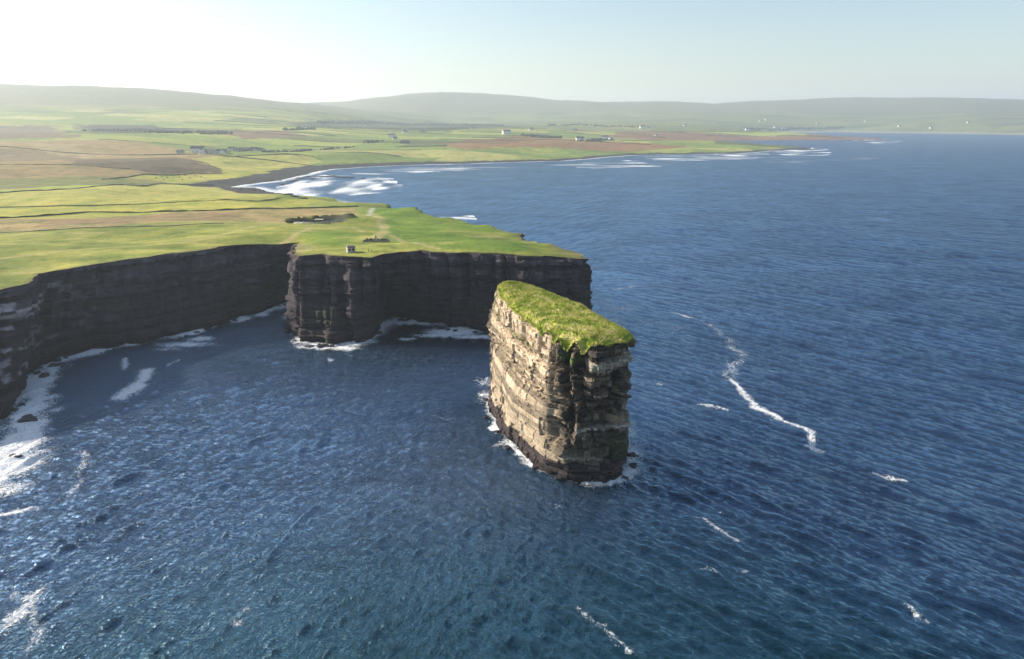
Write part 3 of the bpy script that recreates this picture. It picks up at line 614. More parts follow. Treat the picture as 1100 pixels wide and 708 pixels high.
for i in range(nr2):
    t = i/(nr2-1); z = rimtop*(1-t)-3*t
    f = np.clip(1-z/45, 0, 1.0)
    d, li, lay, blkv, sb = strata(ss, z, 21, LZs, 1, 1, wmin=1.2, wmax=4.6)
    d = d*0
    dd, li, lay, blkv, sb = strata(ss, z, 21, LZs, .62, .62, wmin=1.5, wmax=6.5)
    am = 1.0+1.1*frontf+.0*leftf; d = dd*am
    smooth_band = leftf*sstep(10, 13, z)*sstep(23, 20, z)     # smoother massive bed on the sunny side
    bl2 = np.floor(z/4.2+.9*vnoise(ss/9, sz, 88)).astype(int)+50; bs2 = np.floor(ss/2.1+3*hsh(bl2, bl2*0+5)).astype(int)+50
    d += frontf*(hsh(bl2, bs2, bs2*0+6)-.55)*3.4*sstep(43, 40, z)*sstep(5, 9, z)*(1-.55*rightf)
    d = d*(1-.6*smooth_band)+smooth_band*.5
    # vertical fluting of the end face and gullies under the notches
    d += frontf*(vnoise(ss/2.6, z/14, 33)*1.7+vnoise(ss/1.1, z/6, 34)*.8)*sstep(44, 40, z)*sstep(6, 14, z)
    d -= 4.2*(snear(69, 1.5)+.8*snear(74.5, 1.3)+.5*snear(64.5, .9))*sstep(12, 34, z)+1.5*snear(43, 1.2)*sstep(30, 42, z)+1.2*snear(57, .8)*sstep(30, 40, z)+.9*snear(26, .8)*sstep(28, 36, z)
    d += 1.9*np.exp(-((z-33)/7)**2)*snear(2, 11)+1.2*np.exp(-((z-28)/3.0)**2)*snear(3, 8)
    # undercuts and ledges
    d -= (frontf)*(1.3*np.exp(-((z-24)/5.5)**2))+.8*rightf*np.exp(-((z-33.5)/2.2)**2)-frontf*.7*np.exp(-((z-38)/1.8)**2)
    d += .8*np.exp(-((z-17.2)/.55)**2)*frontf
    d -= 1.8*rightf*np.exp(-((z-9.5)/4.0)**2)*frontf
    d += .7*sstep(6.6, 5.9, z)+.4*sstep(3, 0, z)
    d += vnoise(ss/9, z/13, 35)*.9
    d *= sstep(-.3, 1.4, rimtop-z)
    xy = top*(1-f)[:, None]+bas*f[:, None]+nrm*d[:, None]
    V[i, :, :2] = xy; V[i, :, 2] = z
    tan = np.array([.46, .37, .26]); drk_shade = np.array([.042, .035, .028])
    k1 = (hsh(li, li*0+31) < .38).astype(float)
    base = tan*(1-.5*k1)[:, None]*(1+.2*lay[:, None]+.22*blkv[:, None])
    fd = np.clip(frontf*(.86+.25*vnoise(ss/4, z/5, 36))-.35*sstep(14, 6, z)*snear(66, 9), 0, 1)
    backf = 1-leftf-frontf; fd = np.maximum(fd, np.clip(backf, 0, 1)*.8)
    base = base*(1-fd)[:, None]+drk_shade*(1+.4*lay[:, None]+.5*blkv[:, None])*fd[:, None]  # end and back blocks: dark rock with their shade painted into the colour
    # brown and pale pieces among the dark blocks
    pc = (hsh(li, np.floor(ss/1.7).astype(int), li*0+61) > .8)*frontf*.6*sstep(42, 38, z); base = base*(1-pc)[:, None]+np.array([.25, .19, .13])*pc[:, None]
    pb = ((z < 39.6) & (z > 36.3)).astype(float)*sstep(73, 76, ss)*(1-sstep(98, 101, ss)); base = base*(1-pb)[:, None]+np.array([.33, .30, .24])*(.8+.4*hsh(np.floor(ss/1.3).astype(int), li*0+3))[:, None]*pb[:, None]
    wl_ = np.exp(-((z-17.0-.4*vnoise(ss/3, sz, 5)-1.2*sstep(90, 100, ss))/.8)**2)*sstep(70, 74, ss)*.85+sstep(12.5, 14, z)*sstep(22, 18, z)*rightf*sstep(86, 92, ss)*.5*(vnoise(ss/2, z/2, 6) > -.2)
    wl_ = np.clip(wl_, 0, 1); base = base*(1-wl_)[:, None]+np.array([.42, .40, .36])*wl_[:, None]
    lich = (leftf*np.clip(vnoise(ss/7, z/4, 37)*1.5-.5, 0, 1)*sstep(20, 26, z))*.8; base = base*(1-lich)[:, None]+np.array([.17, .17, .05])*lich[:, None]
    gr = np.clip(sstep(81, 86, ss)*(1-sstep(101, 106, ss))*sstep(16, 13, z)*(.75+.5*vnoise(ss/4, z/4, 38)), 0, 1); base = base*(1-gr)[:, None]+np.array([.03, .05, .015])*gr[:, None]
    gl = np.clip(snear(70, 3)*np.exp(-((z-38.8)/.8)**2), 0, 1); base = base*(1-gl)[:, None]+np.array([.10, .18, .02])*gl[:, None]
    wet = sstep(6.3, 5.2, z+.5*vnoise(ss/4, sz, 39)); base = base*(1-wet)[:, None]+np.array([.05, .037, .037])*(1+.5*blkv[:, None])*wet[:, None]
    wet2 = sstep(2.0, .8, z); base *= (1-.6*wet2)[:, None]
    pl = np.exp(-((z-7)/.55)**2)*(leftf+frontf*(1-sstep(78, 82, ss))); pl = np.clip(pl, 0, 1)*.8; base = base*(1-pl)[:, None]+np.array([.42, .37, .28])*pl[:, None]
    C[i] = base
rim = V[0].copy()
idx = np.arange(nr2*ns).reshape(nr2, ns); nx = np.roll(idx, -1, 1)
F = np.stack([idx[:-1], idx[1:], nx[1:], nx[:-1]], -1).reshape(-1, 4)
a_ = V[0, 0]; 
stack = thing('sea_stack', 'tall layered rock sea stack with a grassy top standing alone in the sea', 'sea stack', (14, 210, 0))
off = np.array([14, 210, 0])
def wind(v, f):                                  # make side faces look outwards
    v = v.reshape(-1, 3); q = f[len(f)//2]; n_ = np.cross(v[q[1]]-v[q[0]], v[q[2]]-v[q[0]]); c_ = v[q].mean(0)-np.array([14, 210, v[q[0]][2]])
    return f[:, ::-1] if (n_*c_).sum() < 0 else f
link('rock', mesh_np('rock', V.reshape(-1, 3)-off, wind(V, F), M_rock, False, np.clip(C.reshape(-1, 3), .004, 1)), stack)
# grass cap: rings shrinking to the spine
spine = np.stack([np.interp(ss, ds, P[:, 0]), np.interp(ss, ds, P[:, 1])], 1)
ax0 = np.array([.5, 243.0]); ax1 = np.array([24.5, 184.0]); axd = ax1-ax0
tp = np.clip(((rim[:, :2]-ax0)@axd)/(axd@axd), 0, 1); sp = ax0+tp[:, None]*axd
nc = 46; CV = np.zeros((nc, ns, 3))
for i in range(nc):
    q = (i/(nc-1)); xy = rim[:, :2]*(1-q)+sp*q
    out = .35*(1-q)**8; xy = xy+nrm*out*(.4+.8*hsh(np.floor(ss/.7).astype(int), np.zeros(ns, int)+9))[:, None]
    zt = 45.0+.4*fbm(xy[:, 0], xy[:, 1], 9, 3, 12)+.38*fbm(xy[:, 0], xy[:, 1], 2.0, 3, 13)+.5*np.sin(math.pi*np.clip(q, 0, 1)/2)
    e_ = 1-(1-min(1, q*2.6))**2.2
    CV[i, :, :2] = xy; CV[i, :, 2] = (rim[:, 2]-.25*hsh(np.floor(ss/.9).astype(int), np.zeros(ns, int)+19))*(1-e_)+zt*e_
idx = np.arange(nc*ns).reshape(nc, ns); nx = np.roll(idx, -1, 1)
F1 = np.stack([idx[:-1], nx[:-1], nx[1:], idx[1:]], -1).reshape(-1, 4)
# tufts of grass, small leaning three-sided blades clusters
cvf = CV[:nc-1].reshape(-1, 3); pick = nrs.choice(len(cvf), 15000); base = cvf[pick]+np.c_[nrs.uniform(-.3, .3, (15000, 2)), np.zeros(15000)]
edge = nrs.choice(ns, 2600); base = np.r_[base, CV[0][edge]+np.c_[nrs.uniform(-.15, .15, (2600, 2)), nrs.uniform(-.2, .2, 2600)]]
nb = len(base); hgt = nrs.uniform(.25, .8, nb); wd = nrs.uniform(.08, .2, nb); an = nrs.uniform(0, 6.28, nb); le = nrs.uniform(-.3, .3, (nb, 2))+np.array([.12, -.05])
t0 = base+np.c_[np.cos(an)*wd, np.sin(an)*wd, -np.full(nb, .05)]; t1 = base-np.c_[np.cos(an)*wd, np.sin(an)*wd, np.full(nb, .05)]; t2 = base+np.c_[le*hgt[:, None], hgt]
t3 = base+np.c_[np.cos(an+1.57)*wd, np.sin(an+1.57)*wd, -np.full(nb, .05)]
TV = np.stack([t0, t1, t2, t3], 1).reshape(-1, 3); o_ = len(CV.reshape(-1, 3)); ii = np.arange(nb)*4+o_
F1t = np.concatenate([F1[:, [0, 1, 2]], F1[:, [0, 2, 3]]])
F2 = np.concatenate([np.stack([ii, ii+1, ii+2], 1), np.stack([ii+1, ii+3, ii+2], 1), np.stack([ii+3, ii, ii+2], 1)])
link('grass_top', mesh_np('grass_top', np.r_[CV.reshape(-1, 3), TV]-off, np.r_[F1t, F2], M_grass, True), stack)

# ------------------------------------------------------------------ field banks and hedges
def bank(name, pts_xy, h, w, mat, label, cat, group=None, step=5.0, seed=1):
    P_, s_ = resample(pts_xy, step); x, y = P_[:, 0], P_[:, 1]
    n_ = len(P_); z = elev(x, y)
    if y.max() > 850: z = coast_z(x, y, z)[0]
    T = np.gradient(P_, axis=0); T /= np.hypot(T[:, 0], T[:, 1])[:, None]; N = np.c_[-T[:, 1], T[:, 0]]
    ring = [(-.5, -.6), (-.42, .55), (-.15, 1.0), (.2, .95), (.45, .5), (.5, -.6)]; vs = []
    for k_, (a, b_) in enumerate(ring):
        jj = 1+.35*vnoise(s_/max(step*1.3, 2), s_*0+k_, seed); hh = h*(1+.4*vnoise(s_/(step*2.2), s_*0, seed+5))
        q_ = P_+N*(a*w*jj)[:, None]; vs.append(np.c_[q_, z+b_*hh*(jj if b_ > 0 else 1)])
    Vv = np.stack(vs, 1).reshape(-1, 3); o = Vv[0].copy(); m_ = len(ring); ii = np.arange(n_*m_).reshape(n_, m_)
    Fv = np.stack([ii[:-1, :-1], ii[:-1, 1:], ii[1:, 1:], ii[1:, :-1]], -1).reshape(-1, 4)
    ob = link(name, mesh_np(name, Vv-o, Fv, mat, False), None, tuple(o), label=label, category=cat)
    if group: ob['group'] = group
    return ob
def pxl(pts): return [unl(*p)[:2] for p in pts]
bank('field_hedge', pxl([(-120, 214), (0, 207.5), (90, 202), (170, 197.5), (230, 199)]), 1.0, 1.8, M_hedge, 'long dark hedge along the far edge of the bright striped fields', 'hedge')
bank('field_wall', pxl([(-120, 229), (0, 223), (150, 219.5), (225, 216), (300, 213)]), 0.6, 1.4, M_hedge, 'thin dark bank running through the middle of the bright yellow-green fields', 'field bank')
bank('field_hedge', pxl([(-120, 243), (0, 234.6), (60, 231), (95, 228), (180, 227.5), (250, 225.5), (320, 224), (385, 222)]), 1.0, 1.8, M_hedge, 'dark hedge between the bright fields and the tan strip on the headland', 'hedge', step=4)
bank('field_wall', pxl([(0, 250.5), (60, 247), (120, 244), (190, 242.5), (240, 240)]), .45, 1.0, M_stone, 'faint low wall between the tan strip and the green headland turf', 'field bank', step=3)
bank('field_hedge', pxl([(110, 193), (140, 190), (165, 187.5), (208, 186), (238, 186)]), 1.2, 2.5, M_hedge, 'dark hedge on the lower edge of the dark brown moor patch', 'hedge')
bank('field_hedge', pxl([(205, 172), (222, 176), (238, 184)]), 1.2, 2.5, M_hedge, 'short curved hedge at the right tip of the dark brown moor patch', 'hedge')
bank('field_hedge', pxl([(240, 168.5), (275, 167), (310, 165.5), (322, 167)]), 1.3, 2.5, M_hedge, 'dark hedge in front of the white hamlet above the beach field', 'hedge')
bank('field_wall', pxl([(-60, 178.5), (40, 177), (100, 179), (140, 182)]), 0.8, 2, M_hedge, 'dark bank crossing the brown moor at the left', 'field bank')
nh = 0
for j in range(6, 38):
    wj = roww(j); vv = j*ROW
    for i in range(-26, 26):
        u0 = i*wj-wj*.3*j; u1 = u0+wj
        um = np.linspace(u0, u1, 6); hx, hy = xy_of(um, np.full(6, vv)); mx, my = hx[3], hy[3]
        if my < 1480 or my > 4700 or abs(mx/my) > .74 or mx < -1500+0*my: continue
        zz_ = elev(hx, hy); _, sdh = coast_z(hx, hy, zz_)
        if sdh.min() < 45 or float(hsh(np.array([i+99]), np.array([j+99]))[0]) < .42 or nh > 150: continue
        bank('hedgerow', list(zip(hx, hy)), rnd.uniform(.9, 2.0), rnd.uniform(2.5, 5), M_hedge, 'thin dark hedgerow between the small green fields beyond the bay', 'hedge', 'hedgerows between the fields beyond the bay', step=26, seed=nh)
        nh += 1

# ------------------------------------------------------------------ houses
def make_house(L_=11, W_=7, H_=3.2, RH=2.6, wallm=None, chim=2, lean=False):
    bm = bmesh.new(); x, y = L_/2, W_/2
    v = [bm.verts.new(p) for p in [(-x, -y, -1), (x, -y, -1), (x, y, -1), (-x, y, -1), (-x, -y, H_), (x, -y, H_), (x, y, H_), (-x, y, H_), (-x, 0, H_+RH), (x, 0, H_+RH)]]
    for q in [(0, 1, 5, 4), (2, 3, 7, 6), (1, 2, 6, 9, 5), (3, 0, 4, 8, 7)]: bm.faces.new([v[i] for i in q])
    wall = bpy.data.meshes.new('wall'); bm.to_mesh(wall); bm.free(); wall.materials.append(wallm or M_white)
    bm = bmesh.new(); k = .35
    for s in (-1, 1):
        y0, z0 = s*(y+k), H_-k*RH/y+.12; 
        a = [bm.verts.new(p) for p in [(-x-k, y0, z0), (x+k, y0, z0), (x+k, 0, H_+RH+.12), (-x-k, 0, H_+RH+.12), (-x-k, y0, z0+.2), (x+k, y0, z0+.2), (x+k, 0, H_+RH+.32), (-x-k, 0, H_+RH+.32)]]
        for q in [(0, 1, 2, 3), (4, 5, 6, 7), (0, 1, 5, 4), (0, 3, 7, 4), (1, 2, 6, 5)]: bm.faces.new([a[i] for i in q])
    bmesh.ops.recalc_face_normals(bm, faces=bm.faces)
    roof = bpy.data.meshes.new('roof'); bm.to_mesh(roof); bm.free(); roof.materials.append(M_slate)
    bm = bmesh.new()
    box(bm, -.45, .45, -.4, .4, -.9, 1.3); box(bm, -.3, .3, -.12, .12, 1.3, 1.6)
    ch = bpy.data.meshes.new('chimney'); bm.to_mesh(ch); bm.free(); ch.materials.append(wallm or M_white)
    bm = bmesh.new()
    box(bm, -.6, .6, -y-.06, -y+.02, 1.0, 2.2)
    wn = bpy.data.meshes.new('window'); bm.to_mesh(wn); bm.free(); wn.materials.append(M_dark)
    bm = bmesh.new(); box(bm, -.5, .5, -y-.05, -y+.02, 0, 2.1)
    dr = bpy.data.meshes.new('door'); bm.to_mesh(dr); bm.free(); dr.materials.append(M_dark)
    return dict(wall=wall, roof=roof, chimney=ch, window=wn, door=dr, dims=(L_, W_, H_, RH), n=chim)
KINDS = {'w': make_house(), 'W': make_house(17, 8, 5.4, 3.2), 'g': make_house(12, 8, 3.4, 2.6, M_greyw, 1), 'b': make_house(22, 11, 4.4, 2.4, M_stone, 0), 's': make_house(8, 6, 2.9, 2.3, M_white, 1)}
def house(px, py, kind, label, rz=0, sc=1.0, group=None, name=None):
    x, y, z = unl(px, py); K = KINDS[kind]; nm = name or {'b': 'barn', 'g': 'grey_house'}.get(kind, 'white_house')
    t = thing(nm, label, 'barn' if kind == 'b' else 'house', (x, y, z-.2), rz, group); t.scale = (sc*1.15,)*3
    link('wall', K['wall'], t); r_ = link('roof', K['roof'], t)
    L_, W_, H_, RH = K['dims']
    for q in range(K['n']): link('chimney', K['chimney'], r_, ((L_/2-.5)*(-1 if q else 1), 0, H_+RH+.1))
    [link('window', K['window'], t, (wx, 0, 0)) for wx in (-L_*.31, L_*.31)]; link('door', K['door'], t)
    return t
HS = [
 (212.8, 163.8, 'W', 'tall bright white house at the left end of the beach hamlet', .2, 1.25), (217, 165.8, 's', 'small white house just below the tall one at the hamlet left end', -.4, 1.2),
 (223, 164.5, 'b', 'long dark roofed barn beside the tall white hamlet house', .3, 1), (229, 165, 'g', 'grey house left of the hamlet middle', -.2, 1.1), (235, 164.2, 'w', 'white house at the middle of the beach hamlet', .5, 1),
 (241, 164.5, 's', 'narrow pale gable in the middle of the hamlet row', 1.3, 1.2), (249.5, 161.8, 'w', 'white house on the far side of the hamlet, right of its middle', .1, 1.15), (255, 162.6, 'g', 'low grey house right of the hamlet middle', .2, 1),
 (263, 162, 'b', 'long dark barn towards the right end of the beach hamlet', .05, .9), (273.5, 162.2, 'w', 'pale house at the right end of the beach hamlet', .3, 1.2), (279, 162.4, 'g', 'grey outbuilding ending the hamlet row on the right', .9, 1), (194, 164.6, 'g', 'lone grey house left of the beach hamlet', .1, .9),
 (321, 138.8, 'w', 'left one of two white houses on their own behind the hamlet fields', .2, 1.3), (327, 138.6, 'w', 'right one of two white houses on their own behind the hamlet fields', -.3, 1.4),
 (392, 134.8, 's', 'small white house high on the slope under the middle hill', .2, 1.8), (421, 147.6, 'W', 'large white house left of the dark roofed barn beyond the bay', .1, 1.2), (424, 149.5, 'g', 'grey building tucked below the large white house beyond the bay', .5, 1.1),
 (435, 142.5, 'w', 'white house above the dark roofed barn beyond the bay', .3, 1.3), (454, 142.2, 'g', 'pale grey house right of the white one above the barn', -.2, 1.4), (435, 154, 'b', 'dark barn standing alone in green fields above the bay shore', .1, 1.0),
 (395, 153.5, 'g', 'grey house among dark trees left of the bay fields', .2, 1.1), (544, 144, 'W', 'white gabled house left of the dark trees at the middle of the view', .4, 1.5), (571, 140, 'w', 'white house above the line of dark trees behind the red bog', .1, 1.6),
 (618, 141.5, 'w', 'white house standing alone in far green fields above the red bog', -.2, 1.7), (623, 151.2, 'W', 'long white house at the left of the group right of the red bog', .1, 1.25), (638, 151.4, 'b', 'brown roofed barn between white houses right of the red bog', .2, 1.0),
 (645, 151, 'w', 'grey roofed white house right of the barn by the red bog', .3, 1.2), (650, 149.6, 'W', 'bright tall white house at the right of the group by the red bog', -.1, 1.4), (656, 150.2, 's', 'small white house at the right end of the group by the red bog', .6, 1.4),
 (690.5, 138, 'W', 'far white house on the slope right of the middle hill', .1, 1.7), (736, 135.6, 'W', 'white house on the plain before the right hand hills', .1, 2.0), (802.5, 140.2, 'W', 'white house standing alone near the far inlet', .3, 2.2),
 (817, 130.6, 'W', 'highest white house on the slope of the right hand hills', .1, 2.0), (823, 129.2, 's', 'small white house beside the highest one on the right hills', .4, 3), (833, 137.2, 'W', 'left white house of the village by the far inlet', .1, 1.9),
 (837, 138.4, 'w', 'white house low in the middle of the village by the far inlet', -.3, 2.2), (842, 138.6, 'W', 'right white house of the village by the far inlet', .2, 1.9), (930, 131, 'w', 'small white house on the far slope above the inlet beach', .2, 2.4),
 (1000, 138, 'w', 'white house near the beach at the far right shore', .2, 2.4), (1040, 132, 'w', 'white house on the slope at the far right', .2, 2.2), (878, 133, 'w', 'white house between the far village and the inlet beach', .1, 2.2), (966, 136, 's', 'small white house behind the middle of the far beach', .1, 3),
 (768, 133, 's', 'small white house left of the far inlet village', .2, 2.6), (705, 146, 's', 'small white house on the red moor by the far point', .1, 2.2), (475, 134, 's', 'small white house at the foot of the middle hill', .1, 2.4), (508, 138.5, 'w', 'white house left of the gabled one at the foot of the hill', .1, 1.5)]
for h_ in HS: house(*h_[:5], h_[5]*(.72 if h_[5] > 1.75 else 1.2))

# ------------------------------------------------------------------ woods and scrub (far masses of trees)
def wood(name, pts_px, n_, rad, label, seed, spread=1.0):
    r_ = random.Random(seed); P_ = np.array([unl(*p)[:2] for p in pts_px]); bm = bmesh.new()
    d_ = np.r_[0, np.cumsum(np.hypot(*np.diff(P_, axis=0).T))]
    ox, oy = P_[0]; oz = land_at(ox, oy)
    xs_, ys_, rr_ = [], [], []
    for _ in range(n_):
        s_ = r_.uniform(0, d_[-1]); xs_.append(np.interp(s_, d_, P_[:, 0])+r_.gauss(0, rad*spread)); ys_.append(np.interp(s_, d_, P_[:, 1])+r_.gauss(0, rad*spread*1.6)); rr_.append(rad*r_.uniform(.5, 1.1))
    zs_ = elev(np.array(xs_), np.array(ys_)); zs_ = coast_z(np.array(xs_), np.array(ys_), zs_)[0]
    for x, y, z, q in zip(xs_, ys_, zs_, rr_):
        g_ = bmesh.ops.create_icosphere(bm, subdivisions=1, radius=q)
        for v_ in g_['verts']:
            j_ = r_.uniform(.7, 1.25); v_.co = Vector((v_.co.x*j_*1.15+x-ox, v_.co.y*j_*1.15+y-oy, v_.co.z*j_*.85+z-oz+q*.4))
    return bm_obj(name, bm, M_wood, None, False, loc=(ox, oy, oz), label=label, category='trees', kind='stuff')
wood('woodland', [(95, 141), (140, 140), (180, 142.5), (240, 144)], 300, 7, 'dark band of trees across the far moor at the left', 1, 2.2)
wood('woodland', [(340, 132), (400, 132), (470, 134.5), (540, 135)], 380, 9, 'dark belt of forest at the foot of the middle hill', 3, 2.2)
wood('woodland', [(562, 146), (580, 147), (597, 148.5)], 90, 8, 'line of dark trees behind the red bog', 4, 1.2)
wood('woodland', [(590, 135), (620, 134), (650, 136), (690, 137)], 90, 9, 'scattered trees on the slope right of the middle hill', 5, 2)
wood('woodland', [(225, 163), (250, 163.6), (282, 161)], 26, 3.4, 'dark trees around the houses of the beach hamlet', 6, 1.0)
wood('woodland', [(393, 153), (399, 153.5), (408, 152)], 26, 6, 'small dark grove beside the grey house above the bay', 7, .8)
wood('woodland', [(305, 140), (340, 139)], 40, 8, 'row of bushes beside the two lone white houses', 8, 1.0)
wood('woodland', [(620, 151), (640, 152), (660, 150.5)], 40, 6, 'dark trees among the white houses by the red bog', 9, 1.0)
wood('woodland', [(800, 139), (850, 138.5), (900, 137.5)], 90, 13, 'tree belt around the village by the far inlet', 11, 1.6)
wood('woodland', [(285, 163.5), (330, 162), (380, 158)], 60, 4.5, 'thin line of bushes right of the beach hamlet', 12, 1.0)

# bush left of the blowhole
def bush(px, py, r_, label):
    x, y, z = unl(px, py); t = thing('bush', label, 'bush', (x, y, z)); bm = bmesh.new()
    for _ in range(420):
        a, b2 = rnd.uniform(0, 6.28), rnd.uniform(.05, 1.45); q = r_*rnd.uniform(.7, 1.05)
        c_ = Vector((math.cos(a)*math.cos(b2)*q*1.5, math.sin(a)*math.cos(b2)*q, math.sin(b2)*q*.6)); s_ = .35
        vs = [bm.verts.new(c_+Vector([rnd.uniform(-s_, s_) for _ in range(3)])) for _ in range(3)]; bm.faces.new(vs)
    g_ = bmesh.ops.create_icosphere(bm, subdivisions=2, radius=r_*.8)
    for v_ in g_['verts']: v_.co = Vector((v_.co.x*1.5, v_.co.y, v_.co.z*.6))
    bm_obj('foliage', bm, M_hedge, t)
    bm = bmesh.new(); bmesh.ops.create_cone(bm, segments=7, radius1=.25, radius2=.12, depth=1.4, cap_ends=True); bm_obj('stem', bm, M_stone, t)
bush(313, 237.5, 4.2, 'dark bush left of the blowhole pit on the headland')

# ------------------------------------------------------------------ headland buildings
x, y, z = unl(377, 271); 
t = thing('lookout_hut', 'small grey stone lookout hut close to the cliff edge', 'hut', (x, y, z-.2), math.radians(24))
bm = bmesh.new(); box(bm, -1.9, 1.9, -1.7, 1.7, -.8, 2.9); bmesh.ops.bevel(bm, geom=bm.edges[:], offset=.06, segments=1); bm_obj('wall', bm, M_pale, t)
bm = bmesh.new()
a = [bm.verts.new(p) for p in [(-2.15, -1.95, 2.9), (2.15, -1.95, 2.9), (2.15, 1.95, 2.9), (-2.15, 1.95, 2.9), (-1.6, -1.4, 3.6), (1.6, -1.4, 3.6), (1.6, 1.4, 3.6), (-1.6, 1.4, 3.6)]]
for q in [(0, 1, 5, 4), (1, 2, 6, 5), (2, 3, 7, 6), (3, 0, 4, 7), (4, 5, 6, 7), (3, 2, 1, 0)]: bm.faces.new([a[i] for i in q])
bm_obj('roof', bm, M_stone, t)
for sx in (-.95, .95):
    bm = bmesh.new(); box(bm, sx-.5, sx+.5, -1.76, -1.69, 1.3, 2.3); bm_obj('window', bm, M_dark, t)
bm = bmesh.new(); box(bm, 1.69, 1.76, -.5, .5, -.2, 1.9); bm_obj('door', bm, M_dark, t)
# ruin with central cross-like pillar
x, y, z = unl(404, 259.5); t = thing('stone_ruin', 'low roofless dark stone ruin with an upright slab on the headland turf', 'ruin', (x, y, z-.2), math.radians(-4))
def rough_wall(x0, x1, y0, y1, h):
    bm = bmesh.new(); lx = x1-x0; ly = y1-y0; nseg = max(2, int(max(lx, ly)/.9))
    for i in range(nseg):
        for j in range(3):
            a0, a1 = i/nseg, (i+1)/nseg; hh = h/3
            if j == 2 and rnd.random() < .3: continue
            if lx > ly: box(bm, x0+lx*a0+.01, x0+lx*a1-.01, y0, y1, -.6 if j == 0 else j*hh+.01, (j+1)*hh*rnd.uniform(.95, 1.05) if j == 2 else (j+1)*hh-.01, .05)
            else: box(bm, x0, x1, y0+ly*a0+.01, y0+ly*a1-.01, -.6 if j == 0 else j*hh+.01, (j+1)*hh-.01, .05)
    return bm
for w_ in [(-6.5, 6.5, -2.6, -1.9, 1.0), (-6.5, 6.5, 2.6, 3.2, 1.5), (-7.1, -6.5, -2.6, 3.2, 1.2), (6.5, 7.1, -2.6, 3.2, 1.0)]: bm_obj('wall', rough_wall(*w_), M_stone, t)
bm = bmesh.new(); box(bm, -.5, .5, -.2, .2, -.3, 3.3, .04); box(bm, -.3, .3, -.15, .15, 3.3, 3.9, .04); bm_obj('upright_slab', bm, M_pale, t)
# viewing shelter over the pit + rubble wall
x, y = PIT[0]+3, PIT[1]-PIT[3]*.86; z = land_at(x, PIT[1]-PIT[3]*1.15)
t = thing('viewing_shelter', 'pale viewing shelter on posts at the rim of the blowhole pit', 'shelter', (x, y-6, z-.2), 0)
bm = bmesh.new(); box(bm, -3.2, 3.2, -.25, .25, 3.0, 3.35); box(bm, -3.2, 3.2, -2.2, 2.2, 3.36, 3.55); bm_obj('roof_slab', bm, M_pale, t)
for sx in (-2.9, 0, 2.9):
    for sy in (-1.9, 1.9):
        bm = bmesh.new(); box(bm, sx-.16, sx+.16, sy-.16, sy+.16, -.5, 3.0); bm_obj('post', bm, M_stone, t)
bm = bmesh.new(); box(bm, -3.1, 3.1, 1.85, 1.95, .9, 1.2); box(bm, -3.1, 3.1, -1.95, -1.85, .9, 1.2); bm_obj('rail', bm, M_pale, t)
ring_pts = [(PIT[0]+PIT[2]*1.12*math.cos(a), PIT[1]+PIT[3]*1.1*math.sin(a)) for a in np.linspace(math.radians(190), math.radians(345), 16)]
bank('rubble_wall', ring_pts, 1.2, 1.3, M_pale, 'pale rubble wall curving round the near rim of the blowhole pit', 'wall', step=1.2)

# ------------------------------------------------------------------ people (skin modifier bodies)
def person(px, py, label, coat, hgt, rz, stride):
    x, y, z = unl(px, py); t = thing('person', label, 'person', (x, y, z), rz); s_ = hgt/1.75
    J = [((0, 0, .95), .14), ((0, 0, 1.2), .15), ((0, 0, 1.42), .16), ((0, 0, 1.5), .06), ((0, .01, 1.6), .095), ((0, .01, 1.7), .085),
         ((.1, 0, .9), .09), ((.11, stride*.12, .5), .065), ((.11, stride*.25, .08), .045), ((.12, stride*.25-.14, .04), .04),
         ((-.1, 0, .9), .09), ((-.11, -stride*.12, .5), .065), ((-.11, -stride*.22, .08), .045), ((-.12, -stride*.22-.14, .04), .04),
         ((.2, 0, 1.4), .06), ((.25, -.02, 1.12), .045), ((.22, -.12, .9), .035), ((.2, -.16, .8), .035), ((-.2, 0, 1.4), .06), ((-.25, .02, 1.12), .045), ((-.22, -.12, .92), .035), ((-.2, -.17, .83), .035)]
    Ed = [(0, 1), (1, 2), (2, 3), (3, 4), (4, 5), (0, 6), (6, 7), (7, 8), (8, 9), (0, 10), (10, 11), (11, 12), (12, 13), (2, 14), (14, 15), (15, 16), (16, 17), (2, 18), (18, 19), (19, 20), (20, 21)]
    me = bpy.data.meshes.new('body'); me.from_pydata([(a[0]*s_, a[1]*s_, a[2]*s_) for a, _ in J], Ed, []); me.materials.append(coat)
    o = link('body', me, t); md = o.modifiers.new('skin', 'SKIN'); md.use_smooth_shade = True
    for v_, (_, r_) in zip(me.skin_vertices[0].data, J): v_.radius = (r_*s_, r_*s_*.8)
    me.skin_vertices[0].data[0].use_root = True
    sb = o.modifiers.new('sub', 'SUBSURF'); sb.levels = 1; sb.render_levels = 1
    bm = bmesh.new(); g_ = bmesh.ops.create_icosphere(bm, subdivisions=2, radius=.115*s_)
    for v_ in g_['verts']: v_.co = Vector((v_.co.x, v_.co.y+.03*s_, max(v_.co.z, -.03*s_)+1.68*s_))
    bm_obj('hair', bm, M_dark, t, True)
person(396.3, 271.2, 'person in a dark coat standing near the cliff edge, the left one of the pair', M_coat, 1.8, .4, .3)
person(399.0, 271.3, 'person in a grey jacket walking near the cliff edge, the right one of the pair', M_coat2, 1.7, -.5, 1)

